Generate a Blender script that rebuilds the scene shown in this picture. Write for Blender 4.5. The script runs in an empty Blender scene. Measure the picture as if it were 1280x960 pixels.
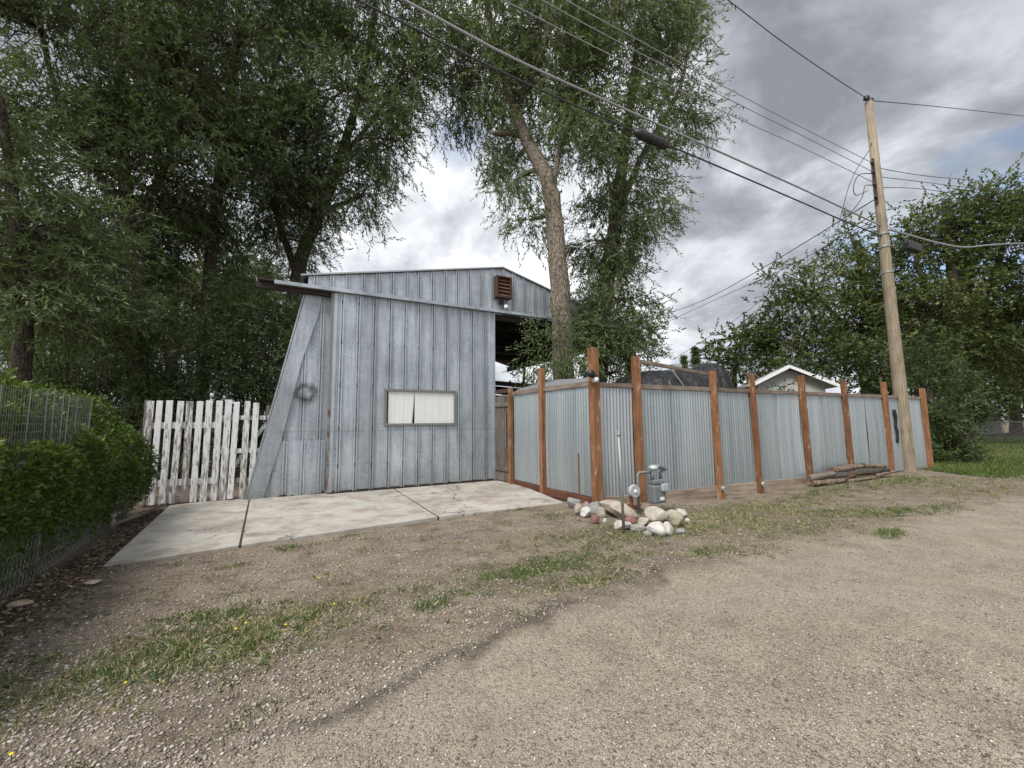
import bpy, math, random
import numpy as np
from mathutils import Vector, Matrix

random.seed(7)
RNG = np.random.default_rng(11)
sc = bpy.context.scene
COL = sc.collection
R = math.radians

# ------------------------------------------------------------------ camera model
F_PX, EYE = 515.0, 1.5
PITCH, ROLL = math.atan(48 / 515.0), R(-0.5)
CM = np.array((Matrix.Rotation(math.pi / 2 + PITCH, 3, 'X') @ Matrix.Rotation(ROLL, 3, 'Z')))
CP = np.array([0, 0, EYE])


def ray(x, y):
    return CM @ np.array([(x - 640) / F_PX, (480 - y) / F_PX, -1.0])


def at(x, y, Y):            # the point seen at a photo position, Y metres ahead
    d = ray(x, y)
    return CP + d * (Y / d[1])


def gr(x, y, z=0.0):        # the point seen at a photo position on level z
    d = ray(x, y)
    return CP + d * ((z - EYE) / d[2])


class Frame:                # a vertical plane: t along, o outward, z up
    def __init__(s, O, deg):
        th = R(deg)
        s.O = np.array([O[0], O[1], 0.0])
        s.u = np.array([math.cos(th), math.sin(th), 0])
        s.m = np.array([math.sin(th), -math.cos(th), 0])

    def P(s, t, z, o=0.0):
        return s.O + s.u * t + s.m * o + np.array([0, 0, z])

    def hit(s, x, y):
        d = ray(x, y)
        k = ((s.O - CP) @ s.m) / (d @ s.m)
        return CP + d * k


UZ = np.array([0, 0, 1.0])


def nrm(v):
    v = np.asarray(v, float)
    return v / (np.linalg.norm(v) + 1e-12)


# ------------------------------------------------------------------ scene objects
def tag(o, label=None, cat=None, group=None, kind=None):
    if label: o['label'] = label
    if cat: o['category'] = cat
    if group: o['group'] = group
    if kind: o['kind'] = kind
    return o


def thing(name, label, cat, loc, group=None):
    o = bpy.data.objects.new(name, None)
    o.empty_display_size = 0.2
    COL.objects.link(o)
    o.location = tuple(float(c) for c in loc)
    return tag(o, label, cat, group)


def world_loc(o):
    v = Vector((0, 0, 0))
    while o is not None:
        v += o.location
        o = o.parent
    return np.array(v)


class MB:
    def __init__(s):
        s.v, s.f = [], []

    def add(s, vs, fs):
        b = len(s.v)
        s.v += [tuple(float(c) for c in v) for v in vs]
        s.f += [tuple(i + b for i in f) for f in fs]
        return s

    def boxa(s, c, ax, ay, az, sx, sy, sz):
        c = np.asarray(c, float)
        X, Y, Z = nrm(ax) * sx / 2, nrm(ay) * sy / 2, nrm(az) * sz / 2
        vs = [c + i * X + j * Y + k * Z for k in (-1, 1) for j in (-1, 1) for i in (-1, 1)]
        return s.add(vs, [(0, 2, 3, 1), (4, 5, 7, 6), (0, 1, 5, 4), (2, 6, 7, 3), (0, 4, 6, 2), (1, 3, 7, 5)])

    def box(s, fr, t0, t1, z0, z1, o0, o1):     # box in a Frame
        c = fr.P((t0 + t1) / 2, (z0 + z1) / 2, (o0 + o1) / 2)
        return s.boxa(c, fr.u, fr.m, UZ, t1 - t0, o1 - o0, z1 - z0)

    def beam(s, p0, p1, w, h, up=UZ):
        p0, p1 = np.asarray(p0, float), np.asarray(p1, float)
        d = p1 - p0
        side = nrm(np.cross(d, up)) if np.linalg.norm(np.cross(d, up)) > 1e-6 else np.array([1.0, 0, 0])
        u2 = nrm(np.cross(side, d))
        return s.boxa((p0 + p1) / 2, d, side, u2, np.linalg.norm(d), w, h)

    def tube(s, pts, rad, n=8, caps=True):
        pts = [np.asarray(p, float) for p in pts]
        if not hasattr(rad, '__len__'): rad = [rad] * len(pts)
        b = len(s.v)
        ref = None
        for i, p in enumerate(pts):
            d = nrm(pts[min(i + 1, len(pts) - 1)] - pts[max(i - 1, 0)])
            if ref is None:
                ref = np.cross(d, UZ) if abs(d[2]) < 0.9 else np.cross(d, [0, 1.0, 0])
            a = nrm(ref - d * (ref @ d)); ref = a
            c = np.cross(d, a)
            for k in range(n):
                t = 2 * math.pi * k / n
                s.v.append(tuple(p + rad[i] * (a * math.cos(t) + c * math.sin(t))))
        for i in range(len(pts) - 1):
            for k in range(n):
                k2 = (k + 1) % n
                s.f.append((b + i * n + k, b + i * n + k2, b + (i + 1) * n + k2, b + (i + 1) * n + k))
        if caps:
            s.f.append(tuple(b + k for k in reversed(range(n))))
            s.f.append(tuple(b + (len(pts) - 1) * n + k for k in range(n)))
        return s

    def prism(s, poly, ext):                    # polygon of points extruded by a vector
        n = len(poly)
        poly = [np.asarray(p, float) for p in poly]
        vs = poly + [p + np.asarray(ext, float) for p in poly]
        fs = [tuple(range(n)), tuple(n + i for i in reversed(range(n)))]
        fs += [(i, n + i, n + (i + 1) % n, (i + 1) % n) for i in range(n)]
        return s.add(vs, fs)

    def build(s, name, mat, parent=None, smooth=False, bevel=0, loc=None):
        off = world_loc(parent) if parent is not None else (np.asarray(loc, float) if loc is not None else np.zeros(3))
        me = bpy.data.meshes.new(name)
        me.from_pydata([tuple(np.asarray(v) - off) for v in s.v], [], s.f)
        me.materials.append(mat)
        if smooth:
            me.polygons.foreach_set('use_smooth', [True] * len(me.polygons))
        import bmesh
        bm = bmesh.new(); bm.from_mesh(me)
        bmesh.ops.recalc_face_normals(bm, faces=bm.faces[:])
        bm.to_mesh(me); bm.free()
        o = bpy.data.objects.new(name, me)
        COL.objects.link(o)
        if parent is not None: o.parent = parent
        elif loc is not None: o.location = tuple(float(c) for c in loc)
        if bevel:
            md = o.modifiers.new('bevel', 'BEVEL'); md.width = bevel; md.segments = 2; md.limit_method = 'ANGLE'
        return o


def fast_mesh(name, V, Q, mat, parent=None, attrs=None, loc=None, smooth=False, tri=False):
    off = world_loc(parent) if parent is not None else (np.asarray(loc, float) if loc is not None else np.zeros(3))
    V = np.asarray(V, np.float32) - off.astype(np.float32)
    Q = np.asarray(Q, np.int32)
    k = Q.shape[1]
    me = bpy.data.meshes.new(name)
    me.vertices.add(len(V)); me.vertices.foreach_set('co', V.ravel())
    me.loops.add(Q.size); me.loops.foreach_set('vertex_index', Q.ravel())
    me.polygons.add(len(Q)); me.polygons.foreach_set('loop_start', np.arange(0, Q.size, k, dtype=np.int32))
    me.update(calc_edges=True)
    if smooth: me.polygons.foreach_set('use_smooth', np.ones(len(Q), bool))
    for an, arr in (attrs or {}).items():
        a = me.attributes.new(an, 'FLOAT', 'POINT'); a.data.foreach_set('value', np.asarray(arr, np.float32))
    me.materials.append(mat)
    o = bpy.data.objects.new(name, me); COL.objects.link(o)
    if parent is not None: o.parent = parent
    elif loc is not None: o.location = tuple(float(c) for c in loc)
    return o


# ------------------------------------------------------------------ numpy noise
_T = RNG.random((256, 256))


def vnoise(x, y):
    xi, yi = np.floor(x).astype(int), np.floor(y).astype(int)
    fx, fy = x - xi, y - yi
    fx, fy = fx * fx * (3 - 2 * fx), fy * fy * (3 - 2 * fy)
    g = lambda a, b: _T[a % 256, b % 256]
    return (g(xi, yi) * (1 - fx) + g(xi + 1, yi) * fx) * (1 - fy) + (g(xi, yi + 1) * (1 - fx) + g(xi + 1, yi + 1) * fx) * fy


def fbm(x, y, oct=4):
    r, a, t = 0, 0.5, 0
    for i in range(oct):
        r = r + a * vnoise(x * 2 ** i + 17.3 * i, y * 2 ** i + 5.1 * i); t += a; a *= 0.5
    return r / t


def sstep(a, b, x):
    t = np.clip((x - a) / (b - a), 0, 1)
    return t * t * (3 - 2 * t)


# ------------------------------------------------------------------ materials
class NT:
    def __init__(s, name):
        s.m = bpy.data.materials.new(name); s.m.use_nodes = True
        s.t = s.m.node_tree; s.t.nodes.clear()
        s.out = s.n('ShaderNodeOutputMaterial')

    def n(s, typ, ins=None, **props):
        nd = s.t.nodes.new(typ)
        for k, v in props.items(): setattr(nd, k, v)
        for k, v in (ins or {}).items(): s.set(nd.inputs[k], v)
        return nd

    def set(s, sock, v):
        if isinstance(v, bpy.types.NodeSocket): s.t.links.new(v, sock)
        elif isinstance(v, bpy.types.Node): s.t.links.new(v.outputs[0], sock)
        else:
            if hasattr(sock.default_value, '__len__') and len(sock.default_value) == 4 and len(v) == 3: v = (*v, 1)
            sock.default_value = v

    def pos(s): return s.n('ShaderNodeNewGeometry').outputs['Position']
    def obj(s): return s.n('ShaderNodeTexCoord').outputs['Object']
    def attr(s, a): return s.n('ShaderNodeAttribute', attribute_name=a).outputs['Fac']

    def mapv(s, v, scale=(1, 1, 1), loc=(0, 0, 0), rot=(0, 0, 0)):
        return s.n('ShaderNodeMapping', {'Vector': v, 'Scale': scale, 'Location': loc, 'Rotation': rot}).outputs[0]

    def noise(s, v, scale, detail=4, rough=0.55, dist=0.0):
        return s.n('ShaderNodeTexNoise', {'Vector': v, 'Scale': scale, 'Detail': detail, 'Roughness': rough, 'Distortion': dist}).outputs['Fac']

    def vor(s, v, scale, feature='F1', out='Distance'):
        return s.n('ShaderNodeTexVoronoi', {'Vector': v, 'Scale': scale}, feature=feature).outputs[out]

    def ramp(s, fac, stops, interp='LINEAR'):
        nd = s.n('ShaderNodeValToRGB', {'Fac': fac}); e = nd.color_ramp.elements
        nd.color_ramp.interpolation = interp
        while len(e) < len(stops): e.new(0.5)
        for el, (p, c) in zip(e, stops):
            el.position = p; el.color = (*c, 1) if hasattr(c, '__len__') else (c, c, c, 1)
        return nd.outputs[0]

    def math(s, op, a, b=0.0, c=0.0, clamp=False):
        nd = s.n('ShaderNodeMath', {0: a, 1: b, 2: c}, operation=op); nd.use_clamp = clamp
        return nd.outputs[0]

    def mix(s, fac, a, b, mode='MIX'):
        nd = s.n('ShaderNodeMix', data_type='RGBA', blend_type=mode)
        s.set(nd.inputs[0], fac); s.set(nd.inputs[6], a); s.set(nd.inputs[7], b)
        return nd.outputs[2]

    def sep(s, v): return s.n('ShaderNodeSeparateXYZ', {0: v}).outputs

    def bump(s, h, strength=0.3, dist=0.01, normal=None):
        ins = {'Height': h, 'Strength': strength, 'Distance': dist}
        if normal is not None: ins['Normal'] = normal
        return s.n('ShaderNodeBump', ins).outputs[0]

    def bsdf(s, color, rough=0.6, metal=0.0, bump=None, spec=0.5):
        b = s.n('ShaderNodeBsdfPrincipled', {'Base Color': color, 'Roughness': rough, 'Metallic': metal, 'Specular IOR Level': spec})
        if bump is not None: s.set(b.inputs['Normal'], bump)
        s.t.links.new(b.outputs[0], s.out.inputs[0])
        return b


def simple(name, col, rough=0.6, metal=0.0, var=0.25, scale=12, bumpk=0.15):
    m = NT(name)
    p = m.obj()
    n = m.noise(p, scale, 6, 0.6)
    c = m.mix(n, tuple(x * (1 - var) for x in col), tuple(min(1, x * (1 + var)) for x in col))
    m.bsdf(c, rough, metal, m.bump(n, bumpk, 0.01))
    return m.m


def m_siding(name='weathered galvanised siding', tone=1.0, rust=True):
    m = NT(name); p = m.pos(); z = m.sep(p)[2]
    sp = m.n('ShaderNodeTexVoronoi', {'Vector': p, 'Scale': 46.0}).outputs['Color']
    spg = m.sep(sp)[0]
    streak = m.noise(m.mapv(p, (11, 11, 1.3)), 1.0, 8, 0.72)
    blot = m.noise(p, 1.7, 5, 0.6)
    f = m.math('ADD', m.math('MULTIPLY', spg, 0.13), m.math('ADD', m.math('MULTIPLY', streak, 0.62), m.math('MULTIPLY', blot, 0.42)))
    c = m.ramp(f, [(0.32, tuple(tone * x for x in (0.20, 0.225, 0.25))), (0.55, tuple(tone * x for x in (0.42, 0.465, 0.505))), (0.85, tuple(tone * x for x in (0.68, 0.725, 0.755)))])
    tt = m.n('ShaderNodeVectorMath', {0: p, 1: (math.cos(R(28.0)) / .345, math.sin(R(28.0)) / .345, 0)}, operation='DOT_PRODUCT').outputs['Value']
    wn = m.n('ShaderNodeTexWhiteNoise', noise_dimensions='1D'); m.set(wn.inputs['W'], m.math('FLOOR', m.math('ADD', tt, 0.12)))
    sheet = m.math('ADD', 0.80, m.math('MULTIPLY', wn.outputs['Value'], 0.22))
    c = m.mix(1.0, c, m.n('ShaderNodeCombineXYZ', {0: sheet, 1: sheet, 2: sheet}).outputs[0], 'MULTIPLY')
    # scuffs: short pale scratches, denser low down
    scr = m.noise(m.mapv(p, (2.2, 2.2, 14), rot=(0.3, 0.2, 0.1)), 2.2, 5, 0.75)
    low = m.ramp(z, [(0.3, 1), (0.75, 0)]) if False else m.math('SUBTRACT', 1.0, m.math('MULTIPLY', z, 0.45), clamp=True)
    sf = m.math('MULTIPLY', m.ramp(scr, [(0.60, 0), (0.66, 1)]), low)
    c = m.mix(m.math('MULTIPLY', sf, 0.75), c, (0.62, 0.64, 0.65))
    lap = m.math('ABSOLUTE', m.math('SUBTRACT', m.math('ADD', z, m.math('MULTIPLY', m.noise(m.mapv(p, (1, 1, 0)), 3, 3), 0.03)), 1.36))
    c = m.mix(m.math('MULTIPLY', m.ramp(lap, [(0.006, 1), (0.02, 0)]), 0.22), c, (0.10, 0.11, 0.12))
    dirtf = m.math('MULTIPLY', m.math('SUBTRACT', 1.0, m.math('MULTIPLY', z, 1.8), clamp=True), m.noise(m.mapv(p, (3, 3, 1.2)), 2.0, 6, 0.7))
    c = m.mix(m.math('MULTIPLY', dirtf, 0.75), c, (0.17, 0.14, 0.115))
    run = m.ramp(m.noise(m.mapv(p, (16, 16, 0.35), loc=(3, 1, 0)), 1.0, 5, 0.6), [(0.62, 0), (0.74, 0.45)])
    c = m.mix(run, c, (0.16, 0.155, 0.15))
    wet_ = m.ramp(m.noise(p, 0.55, 4, 0.6), [(0.48, 0), (0.64, 0.28)])
    c = m.mix(wet_, c, (0.21, 0.225, 0.245))
    if rust:
        rn = m.noise(p, 3.3, 5, 0.6)
        rz = m.math('SUBTRACT', 1.0, m.math('MULTIPLY', z, 5.5), clamp=True)
        rf = m.ramp(m.math('ADD', rn, m.math('MULTIPLY', rz, 0.30)), [(0.76, 0), (0.81, 1)])
        c = m.mix(rf, c, (0.10, 0.045, 0.025))
    rough = m.ramp(streak, [(0.3, 0.62), (0.8, 0.42)])
    m.bsdf(c, rough, 0.55, m.bump(m.math('ADD', blot, m.math('MULTIPLY', scr, 0.4)), 0.25, 0.02))
    return m


def m_corr():
    m = NT('corrugated galvanised sheet'); p = m.pos()
    sp = m.sep(m.n('ShaderNodeTexVoronoi', {'Vector': p, 'Scale': 60.0}).outputs['Color'])[0]
    st = m.noise(m.mapv(p, (9, 9, 0.25)), 1.0, 5, 0.6)
    st2 = m.noise(m.mapv(p, (1.6, 1.6, 0.12)), 1.0, 2, 0.5)
    f = m.math('ADD', m.math('MULTIPLY', sp, 0.12), m.math('ADD', m.math('MULTIPLY', st, 0.5), m.math('MULTIPLY', st2, 0.5)))
    c = m.ramp(f, [(0.32, (0.215, 0.252, 0.27)), (0.52, (0.36, 0.405, 0.42)), (0.80, (0.52, 0.56, 0.575))])
    oi = m.n('ShaderNodeObjectInfo').outputs['Random']
    sheet = m.math('ADD', 0.84, m.math('MULTIPLY', oi, 0.20))
    c = m.mix(1.0, c, m.n('ShaderNodeCombineXYZ', {0: sheet, 1: sheet, 2: sheet}).outputs[0], 'MULTIPLY')
    z = m.sep(p)[2]
    mud = m.math('MULTIPLY', m.math('SUBTRACT', 1.0, m.math('MULTIPLY', z, 1.9), clamp=True), m.ramp(m.noise(m.mapv(p, (5, 5, 2)), 1.5, 5, 0.7), [(0.38, 0), (0.7, 1)]))
    c = m.mix(m.math('MULTIPLY', mud, 0.4), c, (0.27, 0.235, 0.19))
    m.bsdf(c, m.ramp(st2, [(0.3, 0.48), (0.7, 0.34)]), 0.65, m.bump(st2, 0.15, 0.02), 0.4)
    return m.m


def m_wood(name, dark, light, scale=1.0, rough=0.75, pale=None, axis='z'):
    m = NT(name); p = m.obj()
    sc_ = {'z': (26, 26, 1.6), 'x': (2.2, 2.2, 42)}[axis]
    g = m.noise(m.mapv(p, tuple(scale * q for q in sc_)), 1.0, 7, 0.65, 0.5)
    b = m.noise(p, 2.3, 3)
    c = m.ramp(m.math('ADD', m.math('MULTIPLY', g, 0.75), m.math('MULTIPLY', b, 0.3)), [(0.33, dark), (0.68, light)])
    oi = m.n('ShaderNodeObjectInfo').outputs['Random']
    c = m.mix(1.0, c, m.mix(oi, (0.78, 0.76, 0.75), (1.12, 1.12, 1.12)), 'MULTIPLY')
    if pale:
        c = m.mix(m.ramp(m.noise(m.mapv(p, (8, 8, 2)), 1.6, 5, 0.6), [(0.58, 0), (0.68, 1)]), c, pale)
    m.bsdf(c, rough, 0, m.bump(g, 0.5, 0.01), 0.3)
    return m.m


def m_peel():
    m = NT('peeling white paint'); p = m.obj()
    g = m.noise(m.mapv(p, (34, 34, 3.0)), 1.0, 7, 0.7, 0.4)
    oi = m.n('ShaderNodeObjectInfo').outputs['Random']
    k = m.noise(m.mapv(p, (26, 26, 3.4)), 1.3, 7, 0.72)
    z = m.sep(m.pos())[2]
    worn = m.math('ADD', k, m.math('ADD', m.math('MULTIPLY', oi, 0.16), m.math('MULTIPLY', m.math('SUBTRACT', 1.0, z), 0.05)))
    f = m.ramp(worn, [(0.55, 0), (0.66, 1)])
    wood = m.ramp(g, [(0.35, (0.075, 0.062, 0.053)), (0.7, (0.30, 0.265, 0.23))])
    paint = m.mix(k, (0.50, 0.505, 0.50), (0.74, 0.74, 0.725))
    m.bsdf(m.mix(f, paint, wood), 0.75, 0, m.bump(m.math('SUBTRACT', m.math('MULTIPLY', g, 0.4), f), 0.5, 0.004), 0.3)
    return m.m


def m_bark(name, dark, light, sc_=1.0):
    m = NT(name); p = m.pos()
    v = m.mapv(p, (12 * sc_, 12 * sc_, 3.0 * sc_))
    r = m.noise(v, 1.7, 8, 0.7, 1.2)
    w = m.vor(m.mapv(p, (15 * sc_, 15 * sc_, 3.6 * sc_)), 1.6, 'DISTANCE_TO_EDGE')
    h = m.math('ADD', m.math('MULTIPLY', r, 0.85), m.math('MULTIPLY', m.math('MINIMUM', w, 0.18), 1.1))
    c = m.ramp(h, [(0.38, dark), (0.52, tuple((a + b) * .42 for a, b in zip(dark, light))), (0.70, light)])
    m.bsdf(c, 0.9, 0, m.bump(h, 1.0, 0.06), 0.2)
    return m.m


def m_leaf(name, stops, under=None, trans=0.25, rough=0.5):
    m = NT(name)
    r = m.attr('rnd')
    c = m.ramp(r, stops)
    if under:
        bf = m.n('ShaderNodeNewGeometry').outputs['Backfacing']
        c2 = m.mix(0.7, c, under)
        c = m.mix(bf, c, c2)
    b = m.n('ShaderNodeBsdfPrincipled', {'Base Color': c, 'Roughness': rough, 'Specular IOR Level': 0.35})
    tcol = m.mix(0.5, c, (0.12, 0.17, 0.02))
    t = m.n('ShaderNodeBsdfTranslucent', {'Color': tcol})
    mx = m.n('ShaderNodeMixShader', {0: trans, 1: b.outputs[0], 2: t.outputs[0]})
    m.t.links.new(mx.outputs[0], m.out.inputs[0])
    return m.m


def m_rock():
    m = NT('river stone'); p = m.obj()
    c0 = m.n('ShaderNodeObjectInfo').outputs['Color']
    n = m.noise(p, 9, 7, 0.65); n2 = m.noise(p, 38, 4, 0.7)
    c = m.mix(m.ramp(n, [(0.35, 0), (0.7, 1)]), m.mix(1.0, c0, (0.6, 0.57, 0.55), 'MULTIPLY'), c0)
    c = m.mix(m.ramp(n2, [(0.6, 0), (0.7, 0.5)]), c, (0.12, 0.11, 0.10))
    c = m.mix(m.ramp(n2, [(0.30, 0.35), (0.38, 0)]), c, (0.6, 0.58, 0.54))
    m.bsdf(c, 0.8, 0, m.bump(m.math('ADD', n, m.math('MULTIPLY', n2, 0.4)), 0.6, 0.02), 0.3)
    return m.m


def m_concrete():
    m = NT('stained concrete'); p = m.pos()
    a = m.noise(p, 0.9, 6, 0.6); b = m.noise(p, 5, 8, 0.7); s = m.noise(p, 90, 3, 0.7)
    c = m.ramp(m.math('ADD', m.math('MULTIPLY', a, 0.6), m.math('MULTIPLY', b, 0.4)), [(0.36, (0.26, 0.238, 0.205)), (0.52, (0.415, 0.39, 0.345)), (0.66, (0.50, 0.478, 0.435))])
    st = m.noise(m.mapv(p, (1.3, 1.3, 1), loc=(4, 1, 0)), 1.1, 9, 0.72, 0.1)
    c = m.mix(m.ramp(st, [(0.52, 0), (0.66, 0.8)]), c, (0.165, 0.135, 0.108))
    ru = m.noise(m.mapv(p, (1, 1, 1), loc=(9, 3, 0)), 1.7, 5, 0.6)
    c = m.mix(m.ramp(ru, [(0.54, 0), (0.68, 0.6)]), c, (0.26, 0.17, 0.125))
    cr = m.vor(m.mapv(m.n('ShaderNodeVectorMath', {0: p, 1: m.n('ShaderNodeTexNoise', {'Vector': p, 'Scale': 2.5, 'Detail': 4}).outputs['Color']}, operation='ADD').outputs[0], (1, 1, 0)), 0.42, 'DISTANCE_TO_EDGE')
    crack = m.ramp(cr, [(0.003, 1), (0.008, 0)])
    msk = m.ramp(m.noise(p, 0.6, 2), [(0.43, 0), (0.48, 1)])
    c = m.mix(m.math('MULTIPLY', m.math('MULTIPLY', crack, msk), 0.8), c, (0.09, 0.075, 0.055))
    c = m.mix(m.math('MULTIPLY', s, 0.25), c, (0.2, 0.19, 0.17))
    m.bsdf(c, 0.88, 0, m.bump(m.math('ADD', b, m.math('MULTIPLY', s, 0.5)), 0.25, 0.01), 0.3)
    return m.m


def m_ground():
    m = NT('gravel and dirt'); p = m.pos()
    road, grass, dark, soil = m.attr('road'), m.attr('grassy'), m.attr('wet'), m.attr('soil')
    big = m.noise(p, 0.55, 5, 0.6); mid = m.noise(p, 2.6, 7, 0.68); fine = m.noise(p, 48, 4, 0.8); grit = m.noise(p, 150, 3, 0.8)
    f = m.math('ADD', m.math('MULTIPLY', mid, 0.5), m.math('ADD', m.math('MULTIPLY', fine, 0.40), m.math('MULTIPLY', big, 0.15)))
    dirt = m.ramp(f, [(0.38, (0.105, 0.078, 0.053)), (0.52, (0.255, 0.199, 0.143)), (0.68, (0.43, 0.355, 0.265))])
    roadc = m.ramp(f, [(0.36, (0.175, 0.142, 0.104)), (0.52, (0.36, 0.300, 0.226)), (0.68, (0.50, 0.43, 0.335))])
    base = m.mix(road, dirt, roadc)
    warp = m.n('ShaderNodeVectorMath', {0: p, 1: m.n('ShaderNodeVectorMath', {0: m.n('ShaderNodeTexNoise', {'Vector': p, 'Scale': 30.0, 'Detail': 3}).outputs['Color'], 1: (0.03, 0.03, 0.03)}, operation='MULTIPLY').outputs[0]}, operation='ADD').outputs[0]

    def stones(scale, thr, lo, hi):
        v = m.n('ShaderNodeTexVoronoi', {'Vector': warp, 'Scale': scale, 'Randomness': 1.0})
        d, col = v.outputs['Distance'], m.sep(v.outputs['Color'])
        sc1 = m.ramp(col[0], [(0.0, (0.075, 0.063, 0.054)), (0.3, (0.205, 0.172, 0.138)), (0.6, (0.37, 0.318, 0.26)), (0.85, (0.50, 0.44, 0.37)), (1.0, (0.64, 0.58, 0.51))])
        size = m.math('MULTIPLY', col[2], 0.30)
        pres = m.math('MULTIPLY', m.ramp(m.math('ADD', d, size), [(lo, 1), (hi, 0)]), m.math('GREATER_THAN', col[1], thr))
        return sc1, pres, m.math('MULTIPLY', m.math('SUBTRACT', 0.5, m.math('MULTIPLY', d, d)), pres)
    s0, p0, h0 = stones(32.0, 0.62, 0.36, 0.46)
    s1, p1, h1 = stones(68.0, 0.16, 0.42, 0.54)
    s2, p2, h2 = stones(150.0, 0.12, 0.46, 0.62)
    cover = m.ramp(m.noise(p, 1.1, 5, 0.65), [(0.36, 0.25), (0.56, 1)])
    c = m.mix(m.math('MULTIPLY', p2, 0.75), base, s2)
    c = m.mix(m.math('MULTIPLY', p1, m.math('MULTIPLY', cover, m.math('SUBTRACT', 0.85, m.math('MULTIPLY', road, 0.25)))), c, s1)
    k0 = m.math('MULTIPLY', p0, m.math('MULTIPLY', cover, m.math('SUBTRACT', 0.9, m.math('MULTIPLY', road, 0.35))))
    c = m.mix(k0, c, s0)
    tracks = m.ramp(m.noise(m.mapv(p, (0.35, 1.5, 1), rot=(0, 0, -0.45)), 1.0, 4, 0.55), [(0.42, 0), (0.62, 1)])
    c = m.mix(m.math('MULTIPLY', m.math('MULTIPLY', road, tracks), 0.38), c, m.mix(fine, (0.25, 0.22, 0.175), (0.50, 0.45, 0.375)))
    blot = m.math('MULTIPLY', m.ramp(m.noise(m.mapv(p, (1, 1.6, 1), rot=(0, 0, -0.45)), 1.9, 6, 0.68), [(0.52, 0), (0.66, 1)]), m.math('SUBTRACT', 1.0, m.math('MULTIPLY', road, 0.75)))
    c = m.mix(m.math('MULTIPLY', blot, 0.75), c, m.mix(fine, (0.06, 0.05, 0.04), (0.20, 0.165, 0.13)))
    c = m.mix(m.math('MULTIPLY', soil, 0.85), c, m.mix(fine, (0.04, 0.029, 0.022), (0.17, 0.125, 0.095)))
    c = m.mix(m.math('MULTIPLY', grass, 0.65), c, m.mix(fine, (0.07, 0.058, 0.035), (0.22, 0.185, 0.11)))
    dk_ = m.ramp(m.math('ADD', dark, m.math('MULTIPLY', m.math('SUBTRACT', m.math('ADD', m.math('MULTIPLY', fine, 0.75), m.math('MULTIPLY', mid, 0.25)), 0.5), 2.6)), [(0.10, 0), (1.05, 1)])
    c = m.mix(m.math('MULTIPLY', m.math('MULTIPLY', dk_, m.math('MINIMUM', m.math('MULTIPLY', dark, 3.0), 1.0)), 0.85), c, m.mix(fine, (0.035, 0.03, 0.026), (0.15, 0.125, 0.105)))
    c = m.mix(m.ramp(grit, [(0.36, 0.6), (0.46, 0)]), c, (0.07, 0.06, 0.05))
    h = m.math('ADD', m.math('ADD', h0, m.math('MULTIPLY', h1, 0.8)), m.math('ADD', m.math('MULTIPLY', h2, 0.4), m.math('MULTIPLY', fine, 0.5)))
    m.bsdf(c, 0.95, 0, m.bump(h, 1.0, 0.022), 0.2)
    return m.m


def m_pane():
    m = NT('window glass')
    tr = m.n('ShaderNodeBsdfTransparent', {'Color': (0.97, 0.98, 0.98, 1)})
    gl = m.n('ShaderNodeBsdfGlossy', {'Color': (0.9, 0.9, 0.9, 1), 'Roughness': 0.04})
    lw_ = m.n('ShaderNodeLayerWeight', {'Blend': 0.25}).outputs['Facing']
    mx = m.n('ShaderNodeMixShader', {0: m.math('ADD', m.math('MULTIPLY', m.math('POWER', lw_, 3.0), 0.5), 0.045), 1: tr.outputs[0], 2: gl.outputs[0]})
    m.t.links.new(mx.outputs[0], m.out.inputs[0])
    return m.m


SID = m_siding()


def m_siding_soot(P):
    m = m_siding('weathered siding with soot ring')
    b = [n for n in m.t.nodes if n.type == 'BSDF_PRINCIPLED'][0]
    src = b.inputs['Base Color'].links[0].from_socket
    d = m.n('ShaderNodeVectorMath', {0: m.pos(), 1: tuple(P)}, operation='DISTANCE').outputs['Value']
    zrel = m.math('SUBTRACT', m.sep(m.pos())[2], float(P[2]))
    nz = m.noise(m.pos(), 6, 5, 0.65)
    d = m.math('ADD', d, m.math('MULTIPLY', m.math('SUBTRACT', nz, 0.5), 0.26))
    d = m.math('ADD', d, m.math('MULTIPLY', zrel, 0.22))
    f = m.ramp(d, [(0.0, 0.0), (0.075, 0.12), (0.14, 0.95), (0.185, 0.62), (0.26, 0.0)])
    f = m.math('MULTIPLY', f, m.ramp(m.noise(m.pos(), 15, 4, 0.7), [(0.3, 0.45), (0.6, 1)]))
    m.set(b.inputs['Base Color'], m.mix(f, src, (0.03, 0.032, 0.036)))
    return m.m


M = {}
M['siding'] = SID.m
M['siding_plain'] = m_siding('galvanised flashing', 0.9, False).m
M['corr'] = m_corr()
M['post'] = m_wood('red stained timber', (0.085, 0.040, 0.019), (0.325, 0.155, 0.074), 1.0, 0.85, (0.37, 0.26, 0.18))
M['grey_wood'] = m_wood('weathered grey timber', (0.04, 0.034, 0.03), (0.19, 0.165, 0.14))
M['grey_board'] = m_wood('weathered board', (0.06, 0.045, 0.036), (0.28, 0.225, 0.18), axis='x')
M['base_board'] = m_wood('weathered base plank', (0.11, 0.082, 0.06), (0.40, 0.325, 0.25), axis='x')
M['rot'] = m_wood('rotten red board', (0.035, 0.015, 0.01), (0.16, 0.065, 0.04), axis='x')
M['pole'] = m_wood('utility pole timber', (0.13, 0.104, 0.07), (0.40, 0.343, 0.25), 1.3, 0.8)
M['peel'] = m_peel()
M['bark'] = m_bark('willow bark', (0.06, 0.048, 0.038), (0.36, 0.30, 0.24))
M['bark_dark'] = m_bark('dark bark', (0.03, 0.024, 0.019), (0.17, 0.14, 0.11))
M['twig'] = simple('twig bark', (0.11, 0.09, 0.06), 0.9)
M['concrete'] = m_concrete()
M['ground'] = m_ground()
M['rock'] = m_rock()
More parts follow.
